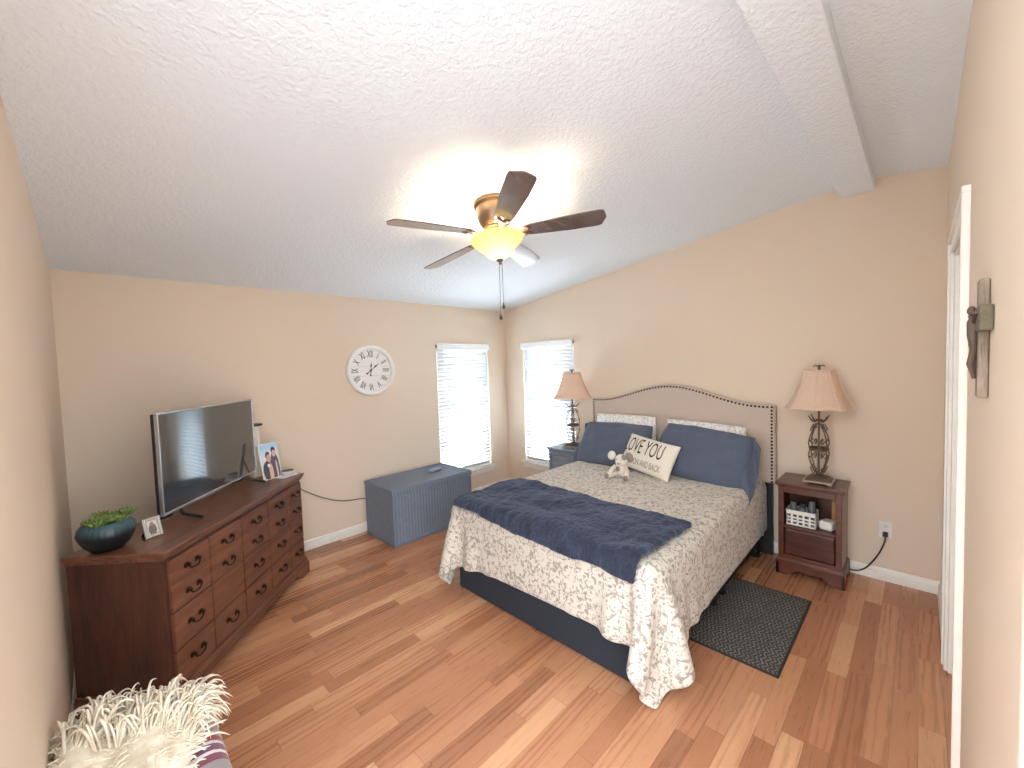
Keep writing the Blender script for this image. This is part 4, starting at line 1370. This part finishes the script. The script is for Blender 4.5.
for lab, mt, dy, nm in (('black lamp cord curving down behind the left nightstand', M_cord, 0, 'lamp_cord'), ('white cord beside the black one at the left nightstand', M_wcord, -.022, 'charger_cord')):
    m = MB(); m.tube(spline([(-.12, -1.325 + dy, NWH + .006), (-.15, -1.338 + dy * .6, NWH + .045), (-.19 + dy * .6, -1.372 + dy * .4, NWH + .035), (-.22 + dy * .8, -1.398 + dy * .3, NWH - .07), (-.24 + dy * .8, -1.398 + dy * .2, NWH - .22)]), .0045, 7)
    tag(obj(nm, m, mt, smooth=True), lab, 'cord')

# ------------------------------------------------------------------ rug
def rug_mat():
    t = NT('charcoal_woven_rug')
    s = t.n('ShaderNodeSeparateXYZ', {0: t.obj()})
    zz = t.math('PINGPONG', t.math('MULTIPLY', s.outputs[0], 34.0), 1.0)
    f = t.math('FRACT', t.math('ADD', t.math('MULTIPLY', s.outputs[1], 46.0), t.math('MULTIPLY', zz, .9)))
    ln = t.math('LESS_THAN', f, .42)
    nz = t.math('GREATER_THAN', t.noise(t.obj(), 150, 3, .6), .47)
    big = t.noise(t.obj(), 9, 3)
    k = t.math('MULTIPLY', t.math('MULTIPLY', ln, nz), t.math('MULTIPLY_ADD', big, .9, .35))
    t.p(Base_Color=t.mix(k, lin(66, 64, 63), lin(146, 139, 129)), Roughness=.95, Normal=t.bump(t.noise(t.obj(), 220, 2), .5, .003))
    return t.m
M_rug = rug_mat()
M_rugedge = fabric('dark_rug_binding', lin(48, 44, 44), sheen=.0)
rg = thing('rug', 'small charcoal woven rug on the floor beside the bed', 'rug', (-1.085, -3.05, 0))
m = MB(); m.box(-.43, .43, -.345, .345, .0005, .008); obj('pile', m, M_rug, rg)
m = MB()
for b in ((-.44, .44, -.357, -.345), (-.44, .44, .345, .357), (-.44, -.43, -.345, .345), (.43, .44, -.345, .345)): m.box(b[0], b[1], b[2], b[3], .0005, .0085)
obj('binding', m, M_rugedge, rg, bevel=.002)

# ------------------------------------------------------------------ rustic wall cross
M_weather = wood('weathered_wood', lin(104, 88, 74), lin(168, 152, 134), rough=.8, axis=2, coat=0, scale=2)
M_olive = wood('olive_grey_wood', lin(88, 80, 60), lin(118, 110, 88), rough=.8, axis=0, coat=0, scale=2)
M_figure = plain('dark_cast_figure', lin(96, 78, 66), .6, .2, bump=(60, .6, .004))
cr = thing('wall_cross', 'small rustic wooden cross with a dark figure on the right wall', 'cross', (-2.37, YF, 1.487))
m = MB(); m.box(-.026, .026, 0.001, .018, 0, .272); obj('upright', m, M_weather, cr, bevel=.004)
m = MB(); m.box(-.100, .100, .0005, .022, .152, .208); obj('crossbar', m, M_olive, cr, bevel=.004)
m = MB()
m.tube([(.0, .021, .05), (.003, .022, .08), (-.003, .023, .115), (0, .025, .145), (0, .024, .175), (0, .025, .19)], [.005, .0065, .007, .0095, .011, .005], 10)
m.ball((.003, .027, .202), .008, .008, .011)
for sg in (-1, 1):
    m.tube([(sg * .009, .024, .176), (sg * .035, .025, .183), (sg * .06, .0255, .19), (sg * .074, .0255, .193)], [.0045, .004, .0035, .004], 8)
    m.tube([(sg * .006, .023, .11), (sg * .010, .029, .078), (sg * .003, .021, .045)], [.006, .005, .004], 8)
m.ball((0, .024, .125), .013, .008, .012)
obj('figure', m, M_figure, cr, smooth='auto')

# ------------------------------------------------------------------ bench in the near left corner with blanket and shaggy throw
M_bench = wood('dark_bench_wood', lin(44, 28, 22), lin(74, 48, 36), rough=.45)
bx0, bx1, by0, by1, bz = -3.962, -3.600, -2.95, -2.02, .405
be = thing('bench', 'low dark wooden bench against the left wall under the shaggy throw', 'bench', ((bx0 + bx1) / 2, (by0 + by1) / 2, 0))
qx, qy = (bx1 - bx0) / 2, (by1 - by0) / 2
m = MB(); m.box(-qx, qx, -qy, qy, bz - .035, bz); obj('seat', m, M_bench, be, bevel=.006)
for sx in (-1, 1):
    for sy in (-1, 1):
        m = MB(); m.box(sx * qx, sx * (qx - .05), sy * qy, sy * (qy - .05), 0, bz - .035); obj('leg', m, M_bench, be, bevel=.005)
m = MB(); m.box(-qx + .01, qx - .01, -qy + .05, qy - .05, bz - .10, bz - .035); obj('apron', m, M_bench, be)
def stripe_mat():
    t = NT('grey_striped_blanket')
    s = t.n('ShaderNodeSeparateXYZ', {0: t.uv()})
    f = t.math('ADD', s.outputs[1], t.math('MULTIPLY', t.noise(t.uv(), 8, 2), .012))
    f = t.math('FRACT', t.math('DIVIDE', f, .34))
    c = t.ramp(f, [(0, lin(150, 142, 140)), (.02, lin(150, 142, 140)), (.40, lin(122, 58, 78)), (.50, lin(222, 208, 208)), (.54, lin(110, 62, 92)), (.64, lin(208, 196, 198)), (.68, lin(140, 40, 58)), (.76, lin(160, 152, 150)), (1.0, lin(150, 142, 140))])
    cr_ = [x for x in t.t.nodes if x.type == 'VALTORGB'][-1]; cr_.color_ramp.interpolation = 'CONSTANT'
    t.p(Base_Color=c, Roughness=.95, Sheen_Weight=.3, Normal=t.bump(t.noise(t.uv(), 160, 2), .4, .003))
    return t.m
hb_ = .03
na, nb = 22, 30
P2 = np.zeros((na, nb, 3))
for i in range(na):
    for j in range(nb):
        P2[i, j] = (-3.93 + i * hb_ + .02 * math.sin(j * .3), -2.84 + j * hb_ , bz + .05 + .012 * math.sin(j * .9 + i * .4))
bench_sdf = rbox(((bx0 + bx1) / 2, (by0 + by1) / 2, bz / 2), (qx + .006, qy + .006, bz / 2 + .006), .03)
def bench_wall(Q):
    d, nr = bench_sdf(Q)
    d2 = Q[..., 0] - (XL + .02)
    k = d2 < d
    n2_ = np.zeros_like(nr); n2_[..., 0] = 1
    return np.where(k, d2, d), np.where(k[..., None], n2_, nr)
PB = drape(P2, hb_, bench_wall, steps=120, iters=10, bend=.4, seed=5)
tag(sheet_obj('blanket', PB, stripe_mat(), hb_, .010), 'grey blanket with mauve and red stripes hanging over the bench edge', 'blanket')

# shaggy cream throw: rumpled ground cloth and long wool locks
def wool_mat():
    t = NT('cream_wool')
    f = t.noise(t.obj(), 22, 3)
    t.p(Base_Color=t.ramp(f, [(.3, lin(206, 192, 166)), (.55, lin(232, 222, 202)), (.8, lin(246, 240, 226))]), Roughness=.9, Sheen_Weight=.4)
    return t.m
M_wool = wool_mat()
st_ = thing('shaggy_throw', 'shaggy cream wool throw with long fringe heaped on the bench', 'throw blanket', (-3.78, -2.3, bz + .02))
FL, FR_, NR, NL = Vector((-3.955, -1.93, 0)), Vector((-3.635, -2.125, 0)), Vector((-3.80, -2.80, 0)), Vector((-3.962, -2.86, 0))
def thr(u, v):           # u 0 left..1 right, v 0 far..1 near
    p = (FL * (1 - u) + FR_ * u) * (1 - v) + (NL * (1 - u) + NR * u) * v
    z = bz + .030 + .045 * math.sin(PI * min(1, max(0, u))) ** .5 * (.6 + .4 * math.sin(6 * v + 3 * u)) + .018 * math.sin(9 * u + 7 * v)
    if v < .12: z -= .05 * (1 - v / .12) ** 1.5
    return Vector((p.x, p.y, z)) - st_.location
nu_, nv_ = 22, 34
P = np.array([[thr(i / nu_, j / nv_) for j in range(nv_ + 1)] for i in range(nu_ + 1)])
m = MB(); m.grid(P)
obj('ground_cloth', m, M_wool, st_, smooth=True, solid=-.018)
rr_ = random.Random(4)
m = MB()
for k in range(3000):
    u, v = rr_.random(), rr_.random() ** 1.2
    p = thr(u, v)
    a = rr_.random() * 2 * PI
    L = .028 + .03 * rr_.random()
    d = Vector((math.cos(a), math.sin(a), 0))
    bend = rr_.uniform(-.6, .6); e = Vector((-d.y, d.x, 0))
    m.tube([p, p + d * L * .3 + Vector((0, 0, .010)), p + d * L * .7 + e * L * bend * .4 + Vector((0, 0, .014)), p + d * L + e * L * bend + Vector((0, 0, .006))], [.0026, .0036, .0032, .0008], 5, caps=False)
o = obj('wool_loops', m, M_wool, st_, smooth=True); o['kind'] = 'stuff'
m = MB()
for k in range(760):
    u = rr_.random(); v = rr_.random() ** 1.6 * .20
    if k > 690: u = .86 + .14 * rr_.random(); v = rr_.random() * .22
    p = thr(u, v)
    clump = math.sin(u * 23 + 1.3 * math.sin(u * 9)) * .5
    out = Vector((.40, .80, 0)) if u < .85 else Vector((.75, .60, 0))
    a = rr_.gauss(clump, .42)
    d = Vector((out.x * math.cos(a) - out.y * math.sin(a), out.x * math.sin(a) + out.y * math.cos(a), 0)).normalized()
    L = rr_.uniform(.05, .13) * (1 + .25 * clump); lift = rr_.uniform(.0, .10) * (1.0 if u > .2 else .6); e = Vector((-d.y, d.x, 0)) * rr_.gauss(0, .016)
    if p.x + st_.location.x + d.x * L < XL + .01: continue
    dr_ = rr_.uniform(-.01, .045)
    pts = [p, p + d * L * .25 + Vector((0, 0, lift * .55)), p + d * L * .55 + e * .5 + Vector((0, 0, lift * .95)), p + d * L * .82 + e + Vector((0, 0, lift * .95 - dr_ * .4)), p + d * L + e * 1.8 + Vector((0, 0, lift * .75 - dr_))]
    q_ = rr_.uniform(.6, 1.0)
    m.tube(spline(pts, 3), [x * q_ for x in (.0034, .004, .0044, .0044, .0046, .0046, .0044, .004, .0036, .003, .0024, .0015, .0004)], 5, caps=False)
o = obj('fringe', m, M_wool, st_, smooth=True); o['kind'] = 'stuff'
